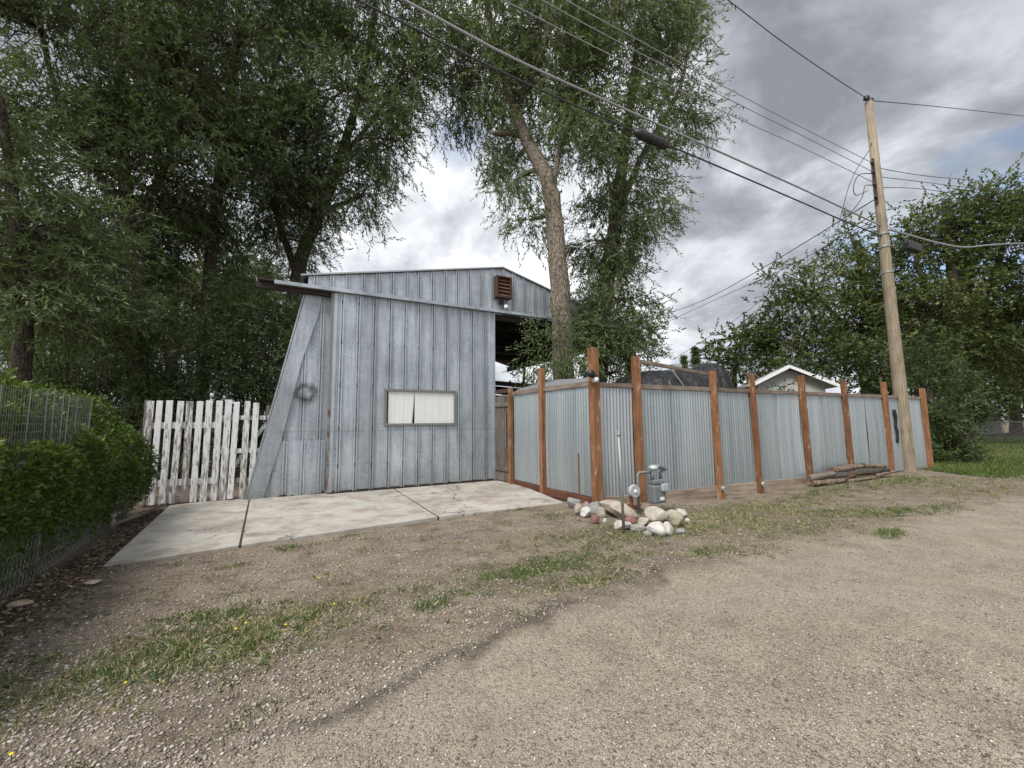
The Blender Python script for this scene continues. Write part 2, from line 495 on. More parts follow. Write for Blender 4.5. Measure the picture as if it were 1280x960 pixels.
M['pane'] = m_pane()
M['curtain'] = simple('white curtain', (0.80, 0.80, 0.77), 0.9, 0, 0.1, 3)
M['frame'] = simple('dull window frame', (0.20, 0.20, 0.185), 0.6, 0.3)
M['rust'] = simple('rusted steel', (0.13, 0.06, 0.035), 0.85, 0.1, 0.6, 14, 0.4)
M['edge_rust'] = None
M['rust_black'] = simple('blackened rusty steel', (0.034, 0.022, 0.018), 0.85, 0.1, 0.5, 10, 0.4)
M['rust_dark'] = simple('dark rusted steel', (0.06, 0.032, 0.024), 0.85, 0.1, 0.5, 10, 0.4)
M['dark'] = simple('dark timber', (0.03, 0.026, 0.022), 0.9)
M['black'] = simple('black plastic', (0.015, 0.015, 0.016), 0.5, 0, 0.2)
M['white'] = simple('white plastic', (0.72, 0.72, 0.70), 0.5, 0, 0.08)
M['white_roof'] = simple('pale metal roof', (0.55, 0.57, 0.58), 0.55, 0.3, 0.12, 5)
M['house'] = simple('pale house paint', (0.40, 0.41, 0.39), 0.8, 0, 0.1, 3)
M['meter'] = simple('grey meter paint', (0.17, 0.185, 0.195), 0.5, 0.2, 0.2, 20)
M['meter_light'] = simple('pale meter paint', (0.42, 0.44, 0.45), 0.45, 0.3, 0.2, 20)
M['galv'] = simple('dull galvanised pipe', (0.29, 0.29, 0.27), 0.55, 0.6, 0.3, 9)
M['wire'] = simple('galvanised wire', (0.22, 0.23, 0.225), 0.55, 0.4, 0.3)
M['wire_dark'] = simple('old fence wire', (0.13, 0.13, 0.125), 0.6, 0.3, 0.4)
M['cable'] = simple('black cable', (0.035, 0.035, 0.037), 0.6, 0, 0.2)
M['cable_grey'] = simple('aluminium cable', (0.33, 0.34, 0.35), 0.5, 0.5, 0.2)
M['steel'] = simple('galvanised sheet roof', (0.36, 0.38, 0.39), 0.5, 0.6, 0.2, 4)
M['yellow'] = simple('yellow petals', (0.75, 0.55, 0.02), 0.6, 0, 0.1)
M['log'] = m_bark('barkless log', (0.07, 0.048, 0.034), (0.37, 0.285, 0.205), 0.8)
M['log_end'] = simple('cut log end', (0.12, 0.08, 0.055), 0.9, 0, 0.5, 25)


def m_edge():
    m = NT('rust spotted trim'); p = m.pos()
    n = m.noise(m.mapv(p, (12, 12, 3)), 1.4, 6, 0.7)
    c = m.mix(m.ramp(n, [(0.48, 0), (0.58, 1)]), m.mix(n, (0.16, 0.165, 0.165), (0.30, 0.31, 0.31)), (0.11, 0.05, 0.03))
    m.bsdf(c, 0.75, 0.2)
    return m.m


M['edge_rust'] = m_edge()


def m_tarp():
    m = NT('black tarp'); p = m.obj()
    n = m.noise(m.mapv(p, (3, 3, 1)), 2.5, 5, 0.6, 1.0)
    m.bsdf(m.mix(n, (0.008, 0.008, 0.009), (0.018, 0.018, 0.019)), 0.36, 0, m.bump(n, 0.9, 0.08), 0.4)
    return m.m


M['tarp'] = m_tarp()
WIL = [(0.0, (0.038, 0.072, 0.016)), (0.45, (0.085, 0.140, 0.032)), (0.8, (0.145, 0.205, 0.06)), (1.0, (0.26, 0.305, 0.15))]
M['willow'] = m_leaf('willow leaves', WIL, (0.19, 0.235, 0.14), .40)
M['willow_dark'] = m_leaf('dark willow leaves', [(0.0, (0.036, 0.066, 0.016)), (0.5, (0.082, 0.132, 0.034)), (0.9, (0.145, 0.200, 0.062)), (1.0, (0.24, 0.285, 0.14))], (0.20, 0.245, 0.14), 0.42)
M['elm'] = m_leaf('elm leaves', [(0.0, (0.034, 0.054, 0.012)), (0.5, (0.078, 0.108, 0.026)), (0.9, (0.145, 0.175, 0.045)), (1.0, (0.21, 0.22, 0.07))], None, 0.32)
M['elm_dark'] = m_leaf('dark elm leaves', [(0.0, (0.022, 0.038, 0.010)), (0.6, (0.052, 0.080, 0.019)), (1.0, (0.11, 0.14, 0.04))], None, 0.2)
M['hedge'] = m_leaf('hedge leaves', [(0.0, (0.03, 0.058, 0.009)), (0.5, (0.08, 0.138, 0.02)), (0.9, (0.14, 0.20, 0.03)), (1.0, (0.235, 0.265, 0.045))], None, 0.32, 0.42)
M['juniper'] = m_leaf('juniper needles', [(0.0, (0.026, 0.044, 0.014)), (0.6, (0.060, 0.092, 0.028)), (1.0, (0.12, 0.155, 0.045))], None, 0.2)
M['grass'] = m_leaf('grass blades', [(0.0, (0.045, 0.085, 0.018)), (0.35, (0.09, 0.15, 0.035)), (0.6, (0.16, 0.20, 0.06)), (0.8, (0.33, 0.285, 0.14)), (1.0, (0.48, 0.41, 0.25))], None, 0.25, 0.6)
M['lawn'] = m_leaf('lawn blades', [(0.0, (0.05, 0.085, 0.014)), (0.7, (0.105, 0.155, 0.03)), (1.0, (0.20, 0.21, 0.07))], None, 0.25, 0.6)
M['litter'] = m_leaf('dead leaves and twigs', [(0.0, (0.05, 0.032, 0.02)), (0.6, (0.15, 0.10, 0.065)), (1.0, (0.40, 0.33, 0.25))], None, 0.0, 0.8)


def m_pebble():
    m = NT('loose pebbles'); r = m.attr('rnd')
    c = m.ramp(r, [(0.0, (0.11, 0.095, 0.085)), (0.35, (0.26, 0.225, 0.19)), (0.65, (0.36, 0.32, 0.275)), (0.88, (0.42, 0.38, 0.335)), (1.0, (0.52, 0.48, 0.44))])
    m.bsdf(c, 0.85, 0, None, 0.3)
    return m.m


M['pebble'] = m_pebble()

# ------------------------------------------------------------------ leaf builder
def leaves(name, P, D, L, W, mat, parent=None, rnd=None, fold=0.12, loc=None, curl=0.0):
    n = len(P)
    D = D / (np.linalg.norm(D, axis=1, keepdims=True) + 1e-9)
    A = RNG.normal(size=(n, 3))
    S = np.cross(D, A); S /= (np.linalg.norm(S, axis=1, keepdims=True) + 1e-9)
    N = np.cross(S, D)
    L = np.broadcast_to(L, (n,))[:, None]; W = np.broadcast_to(W, (n,))[:, None]
    V = np.empty((n, 4, 3), np.float32)
    V[:, 0] = P
    mid = P + D * L * 0.45 + N * W * fold
    V[:, 1] = mid + S * W / 2
    V[:, 2] = P + D * L - UZ * L * curl
    V[:, 3] = mid - S * W / 2
    Q = np.arange(n * 4, dtype=np.int32).reshape(n, 4)
    if rnd is None: rnd = RNG.random(n)
    return fast_mesh(name, V.reshape(-1, 3), Q, mat, parent, {'rnd': np.repeat(rnd, 4)}, loc)


def ellip(n, shell=0.5):
    d = RNG.normal(size=(n, 3)); d /= np.linalg.norm(d, axis=1, keepdims=True)
    r = RNG.random(n) ** (1 / 3.0)
    r = r * (1 - shell) + shell * (0.6 + 0.45 * RNG.random(n))
    return d * r[:, None], d


def crown_leaves(blobs, L, W, cov, clump, sig, tw_len, droop, nper=14, shell=0.5, wind=(0.10, 0, 0)):
    """leafy twigs in clumps through the crown's volume; returns P, D, L, W, rnd, the clump centres and the twig lines"""
    Ps, Ds, Rn, Ce, Tw = [], [], [], [], []
    for (c, r) in blobs:
        c, r = np.asarray(c, float), np.asarray(r, float)
        area = math.pi * r[0] * r[2]
        nl = cov * area / (L * W * 0.5 * 0.6)
        ntw = max(4, int(nl / nper))
        nc = max(3, int(clump * (r[0] * r[1] * r[2]) ** (2 / 3.0)))
        cc, dd = ellip(nc, shell)
        cen = c + cc * r
        Ce.append((c, cen))
        w = RNG.random(nc) ** 1.5 + 0.15
        idx = RNG.choice(nc, ntw, p=w / w.sum())
        st = cen[idx] + RNG.normal(size=(ntw, 3)) * sig * np.array([1, 1, 0.85])
        out = dd[idx] * 0.55 + RNG.normal(size=(ntw, 3)) * 0.5 + np.array([wind[0], wind[1], -droop * .8])
        out /= np.linalg.norm(out, axis=1, keepdims=True)
        ln = tw_len * (0.5 + RNG.random(ntw))
        s = (np.arange(nper) + 0.6) / nper
        pos = st[:, None, :] + out[:, None, :] * (ln[:, None] * s)[:, :, None] - UZ * (ln[:, None] * s ** 2 * droop * 0.6)[:, :, None]
        tan = out[:, None, :] - UZ * (2 * s * droop * 0.6)[None, :, None]
        side = np.cross(out, RNG.normal(size=(ntw, 3))); side /= np.linalg.norm(side, axis=1, keepdims=True) + 1e-9
        alt = np.where(np.arange(nper) % 2 == 0, 1.0, -1.0)
        d = tan * 0.85 + side[:, None, :] * (alt * .45)[None, :, None] + RNG.normal(size=(ntw, nper, 3)) * 0.34 - UZ * droop * 0.25
        clr = RNG.normal(size=nc) * 0.17
        rn = np.clip(0.42 + clr[idx][:, None] + RNG.normal(size=(ntw, 1)) * 0.12 + RNG.normal(size=(ntw, nper)) * 0.14, 0, 1)
        Ps.append(pos.reshape(-1, 3)); Ds.append(d.reshape(-1, 3)); Rn.append(rn.ravel())
        e = st + out * ln[:, None] - UZ * (ln * droop * 0.6)[:, None]
        m_ = st + out * (ln * .5)[:, None] - UZ * (ln * .25 * droop * 0.6)[:, None]
        Tw.append(np.stack([st, m_, e], 1))
    P = np.concatenate(Ps); D = np.concatenate(Ds); rn = np.concatenate(Rn)
    n = len(P)
    return P, D, L * (0.6 + 0.7 * RNG.random(n)), W * (0.7 + 0.6 * RNG.random(n)), rn, Ce, np.concatenate(Tw)


def twig_mesh(Tw, mat, parent, r=0.0035):
    n = len(Tw)
    d = Tw[:, 2] - Tw[:, 0]
    a = np.cross(d, RNG.normal(size=(n, 3))); a /= np.linalg.norm(a, axis=1, keepdims=True) + 1e-9
    b = np.cross(d, a); b /= np.linalg.norm(b, axis=1, keepdims=True) + 1e-9
    V = np.empty((n, 3, 3, 3))
    for k, rr in enumerate((r, r * .8, r * .4)):
        for j in range(3):
            t = 2 * math.pi * j / 3
            V[:, k, j] = Tw[:, k] + rr * (a * math.cos(t) + b * math.sin(t))
    base = np.array([[k * 3 + j, k * 3 + (j + 1) % 3, k * 3 + 3 + (j + 1) % 3, k * 3 + 3 + j] for k in range(2) for j in range(3)])
    Qd = (base[None] + (np.arange(n) * 9)[:, None, None]).reshape(-1, 4)
    return fast_mesh('twigs', V.reshape(-1, 3), Qd, mat, parent)


def smooth_path(pts, rad, k=4):
    pts = [np.asarray(p, float) for p in pts]
    P, Rr = [], []
    n = len(pts)
    for i in range(n - 1):
        p0, p1, p2, p3 = pts[max(i - 1, 0)], pts[i], pts[i + 1], pts[min(i + 2, n - 1)]
        for j in range(k):
            t = j / k
            P.append(0.5 * ((2 * p1) + (-p0 + p2) * t + (2 * p0 - 5 * p1 + 4 * p2 - p3) * t * t + (-p0 + 3 * p1 - 3 * p2 + p3) * t ** 3))
            Rr.append(rad[i] * (1 - t) + rad[i + 1] * t)
    P.append(pts[-1]); Rr.append(rad[-1])
    return P, Rr


def px_blobs(lst):
    out = []
    for b in lst:
        x, y, Y, rx, ry = b[:5]
        k = Y / F_PX
        dep = b[5] if len(b) > 5 else 0.8 * max(rx, ry) * k
        out.append((at(x, y, Y), (rx * k, dep, ry * k)))
    return out


def tree(name, label, paths, blobs, leafmat, bark, L, W, cov, clump=9, sig=0.4, tw=0.6, droop=0.4, group=None, cat='tree', shell=0.5, nper=14, base_z=0.0):
    """paths: list of (points, radii); the first starts at the ground"""
    p0 = np.array(paths[0][0][0], float)
    base = np.array([p0[0], p0[1], base_z])
    t = thing(name, label, cat, base, group)
    mb = MB(); skel = []
    for i, (pts, rad) in enumerate(paths):
        if i == 0:
            pts = [base - UZ * 0.1, base + (np.asarray(pts[0]) - base) * 0.35] + list(pts[1:]) if len(pts) > 1 else pts
            rad = [rad[0] * 1.35, rad[0] * 1.02] + list(rad[1:])
        P, Rr = smooth_path(pts, rad, 5)
        P = [p + RNG.normal(size=3) * Rr[j] * 0.06 for j, p in enumerate(P)]
        mb.tube(P, Rr, 14 if max(rad) > 0.12 else 8)
        skel += list(zip(P, Rr))
    SP = np.array([p for p, r in skel]); SR = np.array([r for p, r in skel])
    Bl = px_blobs(blobs)
    P, D, LL, WW, rn, Ce, Tw = crown_leaves(Bl, L, W, cov, clump, sig, tw, droop, nper, shell)
    br = MB()
    for c, cen in Ce:
        dd = np.linalg.norm(SP - c, axis=1) + 0.9 * np.maximum(0, SP[:, 2] - c[2] + 0.3)
        j = int(np.argmin(dd)); s = SP[j]; r0 = min(SR[j] * 0.6, 0.11)
        mid = (s + c) / 2 + UZ * 0.12 * np.linalg.norm(c - s) + RNG.normal(size=3) * 0.12
        pts, rr = smooth_path([s, mid, c], [r0, r0 * 0.7, r0 * 0.35], 4)
        br.tube(pts, rr, 6, False)
        pts = np.array(pts)
        for q in cen[:: max(1, len(cen) // 45)]:
            k = int(np.argmin(np.linalg.norm(pts - q, axis=1) + RNG.random(len(pts)) * 0.3))
            a = pts[k]; mm = (a + q) / 2 + RNG.normal(size=3) * 0.15 + UZ * 0.1
            br.tube([a, mm, q], [max(0.012, rr[k] * 0.45), 0.014, 0.006], 4, False)
    mb.build('trunk', bark, t, True)
    br.build('branches', bark, t, True)
    twig_mesh(Tw, M['twig'], t)
    leaves('crown', P, D, LL, WW, leafmat, t, rn)
    return t


def bush(name, label, blobs, mat, L, W, cov, group=None, cat='shrub', sig=0.2, clump=16, droop=0.0, tw=0.3, world=False, nper=8):
    Bl = blobs if world else px_blobs(blobs)
    c0 = Bl[0][0]; base = np.array([c0[0], c0[1], 0.0])
    t = thing(name, label, cat, base, group)
    P, D, LL, WW, rn, Ce, Tw = crown_leaves(Bl, L, W, cov, clump, sig, tw, droop, nper, 0.6)
    k = P[:, 2] > 0.02
    st = MB()
    for c, cen in Ce:
        for q in cen[:: max(1, len(cen) // 14)]:
            if q[2] < 0.2: continue
            b = base + np.array([RNG.normal() * 0.12, RNG.normal() * 0.12, -0.03])
            st.tube([b, (b + q) / 2 + RNG.normal(size=3) * 0.1, q], [0.03, 0.018, 0.006], 5, False)
    st.build('stems', M['bark_dark'], t, True)
    leaves('foliage', P[k], D[k], LL[k], WW[k], mat, t, rn[k])
    return t


# ================================================================== GROUND
SHED = Frame(gr(615, 601), 28.0)
FEN = Frame((1.52, 7.56), 24.68)
rbx = np.array([-30, -6, -3.5, -1.1, -0.02, 1.62, 3.6, 10.4, 20, 45])
rby = np.array([-16, -1.8, 0.35, 2.14, 3.11, 4.38, 5.33, 8.4, 12.3, 22])
LF = [np.array(q) for q in ((-3.35, 2.0), (-4.37, 3.66), (-5.89, 6.15), (-6.36, 7.45))]
DRV = [gr(128, 711), gr(300, 684), gr(548, 648), gr(705, 630)]
DRV_far = [gr(207, 638), gr(312, 625), gr(490, 611), gr(640, 603)]


def zground(x, y):
    z = -0.15 * np.exp(-(((x - 4.9) / 1.6) ** 2 + ((y - 8.7) / 1.2) ** 2)) + 0.05 * np.exp(-(((x - 1.7) / 0.7) ** 2 + ((y - 7.2) / 0.5) ** 2))
    z = z + 0.02 * (fbm(x * 1.3, y * 1.3, 4) - 0.5) + 0.010 * (fbm(x * 9, y * 9, 3) - 0.5)
    # under the slab and the buildings
    f = sstep(0.0, 0.25, (x - -6.3)) * sstep(0.05, 0.3, y - (4.5 + (x + 4.34) * 0.62)) * sstep(-1.3, -1.0, -x)
    return z - 0.05 * f


def dist_fence_left(x, y):     # signed: positive on the road side of the left fence
    a, b = LF[0], LF[-1]
    d = nrm(b - a); n = np.array([d[1], -d[0]])
    return (x - a[0]) * n[0] + (y - a[1]) * n[1]


# grass patches: photo position, radii in metres along/across, blades, dryness, height
PATCH = []
def patch(px, py, ra, rb, n, dry, h, ang=25):
    q = gr(px, py); PATCH.append((q[0], q[1], ra, rb, n, dry, h, R(ang)))
patch(235, 818, 0.55, 0.22, 2600, 0.25, 0.075); patch(255, 772, 0.30, 0.10, 900, 0.05, 0.06)
patch(300, 800, 0.75, 0.32, 2600, 0.62, 0.075); patch(150, 850, 0.40, 0.17, 1000, 0.4, 0.06)
patch(350, 775, 0.5, 0.16, 1000, 0.6, 0.06); patch(260, 790, 0.8, 0.30, 1100, 0.95, 0.06)
patch(655, 718, 0.55, 0.14, 1500, 0.1, 0.06); patch(710, 703, 0.5, 0.18, 1700, 0.08, 0.065); patch(745, 725, 0.45, 0.13, 900, 0.3, 0.06)
patch(690, 728, 0.5, 0.12, 700, 0.2, 0.05); patch(770, 700, 0.5, 0.14, 700, 0.4, 0.06)
patch(533, 760, 0.16, 0.07, 350, 0.05, 0.055); patch(480, 745, 0.28, 0.1, 500, 0.25, 0.05); patch(585, 742, 0.25, 0.08, 350, 0.2, 0.05)
patch(620, 720, 0.25, 0.08, 350, 0.2, 0.05); patch(595, 712, 0.2, 0.08, 200, 0.2, 0.05)
patch(358, 686, 0.14, 0.06, 220, 0.15, 0.06); patch(292, 708, 0.14, 0.06, 200, 0.2, 0.05); patch(425, 665, 0.2, 0.04, 160, 0.3, 0.05)
patch(650, 637, 0.45, 0.06, 420, 0.3, 0.06); patch(560, 648, 0.35, 0.05, 220, 0.4, 0.05)
patch(745, 668, 0.9, 0.22, 1700, 0.35, 0.08); patch(800, 672, 0.8, 0.2, 1500, 0.4, 0.07); patch(700, 645, 0.3, 0.12, 350, 0.25, 0.06)
patch(860, 660, 1.0, 0.35, 2600, 0.6, 0.07); patch(900, 645, 1.1, 0.4, 2600, 0.7, 0.07); patch(880, 690, 0.3, 0.1, 500, 0.25, 0.08)
patch(960, 660, 1.2, 0.45, 2400, 0.6, 0.07); patch(985, 625, 1.2, 0.45, 2200, 0.55, 0.07); patch(930, 630, 1.1, 0.3, 1600, 0.45, 0.07)
patch(1030, 612, 0.9, 0.3, 1400, 0.15, 0.10); patch(1050, 640, 0.6, 0.2, 700, 0.2, 0.09); patch(1120, 640, 0.6, 0.18, 900, 0.12, 0.10)
patch(1112, 668, 0.22, 0.1, 420, 0.1, 0.10); patch(1180, 636, 0.5, 0.12, 500, 0.25, 0.08); patch(1015, 660, 0.6, 0.2, 500, 0.4, 0.06)
patch(1130, 600, 0.9, 0.35, 1600, 0.2, 0.10); patch(1180, 606, 1.6, 0.5, 2000, 0.4, 0.09); patch(1090, 605, 0.8, 0.3, 900, 0.25, 0.09)
patch(1245, 612, 2.0, 0.45, 1500, 0.55, 0.08); patch(945, 690, 0.4, 0.12, 350, 0.35, 0.06); patch(1000, 640, 1.4, 0.6, 1500, 0.8, 0.05)
patch(20, 850, 0.3, 0.12, 300, 0.4, 0.05); patch(40, 780, 0.3, 0.1, 160, 0.4, 0.05); patch(380, 765, 0.2, 0.08, 200, 0.3, 0.05)


def axis(a, b, near0, near1, step, grow=1.13):
    xs = list(np.arange(near0, near1, step)); s = step; x = near1
    while x < b: xs.append(x); s *= grow; x += s
    xs.append(b); s = step; x = near0 - step
    while x > a: xs.insert(0, x); s *= grow; x -= s
    xs.insert(0, a)
    return np.array(xs)


gx, gy = axis(-900, 900, -8, 14, 0.065), axis(-400, 1500, 0.6, 11, 0.065)
GX, GY = np.meshgrid(gx, gy)
GZ = zground(GX, GY)
nse = fbm(GX * 1.1 + 3, GY * 1.1, 5); nse2 = fbm(GX * 4.3 + 9, GY * 4.3 + 2, 4)
yb = np.interp(GX, rbx, rby)
sd = yb - GY
roadA = sstep(-0.35, 0.35, sd + (nse - 0.5) * 0.9)
wet = np.exp(-((sd + 0.02 + (nse2 - 0.5) * 0.55) / 0.13) ** 2) * sstep(0.40, 0.52, nse + 0.10 * np.exp(-((GX - 0.6) / 0.8) ** 2)) * sstep(-1.7, -0.8, GX) * sstep(2.9, 2.0, GX)
wet = np.maximum(wet, 0.6 * np.exp(-((sd + 0.10 + (nse2 - 0.5) * 0.5) / 0.15) ** 2) * np.exp(-((GX - 1.3) / 0.7) ** 2))
for (px, py, a, b) in ((550, 785, .10, .05), (485, 800, .08, .05), (470, 785, .1, .04), (245, 895, .10, .05), (160, 870, .22, .07), (330, 880, .08, .04), (420, 858, .10, .03), (230, 930, .08, .04), (700, 750, .14, .06), (120, 905, .25, .06), (205, 920, .1, .05), (440, 790, .12, .05), (300, 870, .1, .04), (170, 900, .12, .05), (60, 900, .2, .08), (380, 870, .1, .03), (20, 930, .2, .08)):
    q = gr(px, py); X_ = (GX - q[0]) * .9 + (GY - q[1]) * .42; Y_ = -(GX - q[0]) * .42 + (GY - q[1]) * .9
    wet = np.maximum(wet, 0.8 * np.exp(-((X_ / a) ** 2 + (Y_ / b) ** 2)) * sstep(0.3, 0.55, nse2 + 0.1))
gras = np.zeros_like(GX)
for (x, y, ra, rb, n, dry, h, an) in PATCH:
    X_ = (GX - x) * math.cos(an) + (GY - y) * math.sin(an); Y_ = -(GX - x) * math.sin(an) + (GY - y) * math.cos(an)
    gras = np.maximum(gras, np.exp(-((X_ / (ra * 1.3)) ** 2 + (Y_ / (rb * 1.3)) ** 2)) * (0.55 + 0.3 * dry))
gras = gras * sstep(0.25, 0.6, nse2 + 0.12)
lawnmask = sstep(0.0, 1.5, GX - 12.5) * sstep(-0.3, 0.9, GY - np.interp(GX, [0, 13, 20, 45], [9.4, 10.6, 12.9, 23]))
gras = np.maximum(gras, lawnmask)
gras = np.maximum(gras, sstep(16, 20, GY))
dl = dist_fence_left(GX, GY)
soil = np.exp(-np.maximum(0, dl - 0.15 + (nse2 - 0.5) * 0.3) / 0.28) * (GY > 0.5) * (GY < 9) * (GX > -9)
V = np.stack([GX, GY, GZ], -1).reshape(-1, 3)
ny, nx = GX.shape
ii = np.arange(ny * nx).reshape(ny, nx)
Q = np.stack([ii[:-1, :-1], ii[:-1, 1:], ii[1:, 1:], ii[1:, :-1]], -1).reshape(-1, 4)
isroad = ((sd[:-1, :-1] > 0).ravel())
AT = {'road': roadA.ravel(), 'wet': wet.ravel(), 'grassy': gras.ravel(), 'soil': np.clip(soil, 0, 1).ravel()}


def sub(name, sel):
    q = Q[sel]; u, inv = np.unique(q, return_inverse=True)
    o = fast_mesh(name, V[u], inv.reshape(q.shape), M['ground'], None, {k: a[u] for k, a in AT.items()}, smooth=True)
    return tag(o, kind='structure')


sub('ground', ~isroad)
sub('gravel_road', isroad)

for _i in range(260):     # single weeds strewn over the verge
    _y = 1.6 + 6 * RNG.random() ** 1.2; _x = (RNG.random() * 2.3 - 1.25) * _y
    if np.interp(_x, rbx, rby) - _y > -0.05 or dist_fence_left(_x, _y) < 0.2: continue
    if (_x - 1.52) * FEN.m[0] + (_y - 7.56) * FEN.m[1] < 0.05: continue
    PATCH.append((_x, _y, .05 + .10 * RNG.random(), .03 + .03 * RNG.random(), int(25 + 70 * RNG.random()), RNG.random() * .8, .03 + .03 * RNG.random(), R(25)))
# grass tufts -------------------------------------------------------
Ps, Ds, Ls, Ws, Rn = [], [], [], [], []
for (x, y, ra, rb, n, dry, h, an) in PATCH:
    n = int(n * 1.0); dry = min(1, dry * .8 + .08); nc = max(5, n // 14)
    ca = np.clip(RNG.normal(size=nc) * 0.75, -2, 2) * ra; cb = np.clip(RNG.normal(size=nc) * 0.8, -2.2, 2.2) * rb
    k = RNG.integers(0, nc, n)
    a_ = ca[k] + RNG.normal(size=n) * 0.035; b_ = cb[k] + RNG.normal(size=n) * 0.03
    X_ = x + a_ * math.cos(an) - b_ * math.sin(an); Y_ = y + a_ * math.sin(an) + b_ * math.cos(an)
    Ps.append(np.stack([X_, Y_, zground(X_, Y_) - 0.006], -1))
    D = RNG.normal(size=(n, 3)) * np.array([0.6, 0.6, 0.2]) + np.array([0, 0, 0.75 - 0.3 * dry]); D[:, 2] = np.abs(D[:, 2]) + 0.08
    broad = RNG.random(n) < 0.16
    D[broad, 2] *= 0.35
    Ds.append(D); Ls.append(h * (0.4 + 1.1 * RNG.random(n) ** 1.4)); Ws.append(np.where(broad, 0.013, 0.0052) * (0.7 + 0.6 * RNG.random(n)))
    isdry = RNG.random(n) < dry
    Rn.append(np.where(isdry, 0.72 + 0.28 * RNG.random(n), 0.55 * RNG.random(n)))
P = np.concatenate(Ps); keep = ~((P[:, 1] > 4.55 + (P[:, 0] + 4.34) * 0.613 + 0.06) & (P[:, 0] < 0.9) & (P[:, 0] > -5.6))
go = leaves('grass', P[keep], np.concatenate(Ds)[keep], np.concatenate(Ls)[keep], np.concatenate(Ws)[keep], M['grass'], None, np.concatenate(Rn)[keep], 0.05, curl=0.15)
tag(go, 'thin patches of green and straw coloured grass growing through the gravel verge', 'grass', kind='stuff')

n = 70000
X_ = 12.0 + 34 * RNG.random(n) ** 1.4; Y_ = np.interp(X_, [0, 13, 20, 45], [9.4, 10.9, 13.2, 23.5]) + 17 * RNG.random(n) ** 1.3 - 0.2 + 0.5 * RNG.normal(size=n) * 0.5
D = RNG.normal(size=(n, 3)) * np.array([0.4, 0.4, 0.15]) + UZ * 0.8
ok = ((X_ - FEN.O[0]) * FEN.m[0] + (Y_ - FEN.O[1]) * FEN.m[1] > 0.1) | (X_ > 13.2)
lo = leaves('lawn_grass', np.stack([X_, Y_, zground(X_, Y_) - 0.01], -1)[ok], D[ok], 0.13 * (0.6 + 0.7 * RNG.random(ok.sum())), 0.022, M['lawn'], None, np.clip(fbm(X_[ok] * .5, Y_[ok] * .5) + RNG.normal(size=ok.sum()) * 0.15, 0, 1))
tag(lo, 'green mown lawn beyond the end of the corrugated fence', 'lawn', kind='stuff')

# loose pebbles and litter -------------------------------------------------------
n = 170000
oct_v = np.array([[1, 0, 0], [0, 1, 0], [-1, 0, 0], [0, -1, 0], [0, 0, .75], [0, 0, -.75]], float)
oct_f = np.array([[0, 1, 4], [1, 2, 4], [2, 3, 4], [3, 0, 4], [1, 0, 5], [2, 1, 5], [3, 2, 5], [0, 3, 5]])
Y_ = 1.5 + 6.5 * RNG.random(n) ** 1.7; X_ = (RNG.random(n) * 2.6 - 1.3) * Y_
sdp = np.interp(X_, rbx, rby) - Y_
den = np.where(sdp > 0, 0.7, 1.0) * sstep(0.3, 0.6, fbm(X_ * 1.3, Y_ * 1.3) + 0.08)
ok = (RNG.random(n) < den) & (dist_fence_left(X_, Y_) > 0.05) & ~((Y_ > 4.5 + (X_ + 4.34) * 0.613) & (X_ < 1.1)) & (((X_ - 1.52) * FEN.m[0] + (Y_ - 7.56) * FEN.m[1]) > 0.0)
X_, Y_ = X_[ok], Y_[ok]; n = len(X_)
sz = (0.003 + 0.012 * RNG.random(n) ** 4) * np.where(np.interp(X_, rbx, rby) - Y_ > 0, .72, 1.0)
ang = RNG.random(n) * 6.28; asp = 0.6 + 0.6 * RNG.random(n)
vv = oct_v[None] * np.stack([sz * asp, sz, sz * 0.7], -1)[:, None, :] * (0.75 + 0.5 * RNG.random((n, 6, 1)))
ca, sa = np.cos(ang)[:, None], np.sin(ang)[:, None]
vx = vv[:, :, 0] * ca - vv[:, :, 1] * sa + X_[:, None]; vy = vv[:, :, 0] * sa + vv[:, :, 1] * ca + Y_[:, None]
vz = vv[:, :, 2] + (zground(X_, Y_) + sz * 0.25)[:, None]
Vp = np.stack([vx, vy, vz], -1).reshape(-1, 3)
Fp = (oct_f[None] + (np.arange(n) * 6)[:, None, None]).reshape(-1, 3)
po = fast_mesh('gravel', Vp, Fp, M['pebble'], None, {'rnd': np.repeat(RNG.random(n) ** 1.25, 6)})
tag(po, 'loose pale and grey pebbles scattered over the dirt', 'gravel', kind='stuff')

n = 9000
tt = RNG.random(n); a, b = LF[0], LF[-1]
dd = nrm(b - a); nn = np.array([dd[1], -dd[0]])
off = np.abs(RNG.normal(size=n)) * 0.28 - 0.1
X_ = a[0] + (b - a)[0] * tt + nn[0] * off; Y_ = a[1] + (b - a)[1] * tt + nn[1] * off
D = RNG.normal(size=(n, 3)) * np.array([1, 1, 0.18])
lt = leaves('leaf_litter', np.stack([X_, Y_, zground(X_, Y_) + 0.008 + 0.012 * RNG.random(n)], -1), D, 0.045 * (0.5 + RNG.random(n)), 0.014, M['litter'], None, RNG.random(n) ** 1.3)
tag(lt, 'brown leaf litter and twigs under the left hedge', 'leaf litter', kind='stuff')

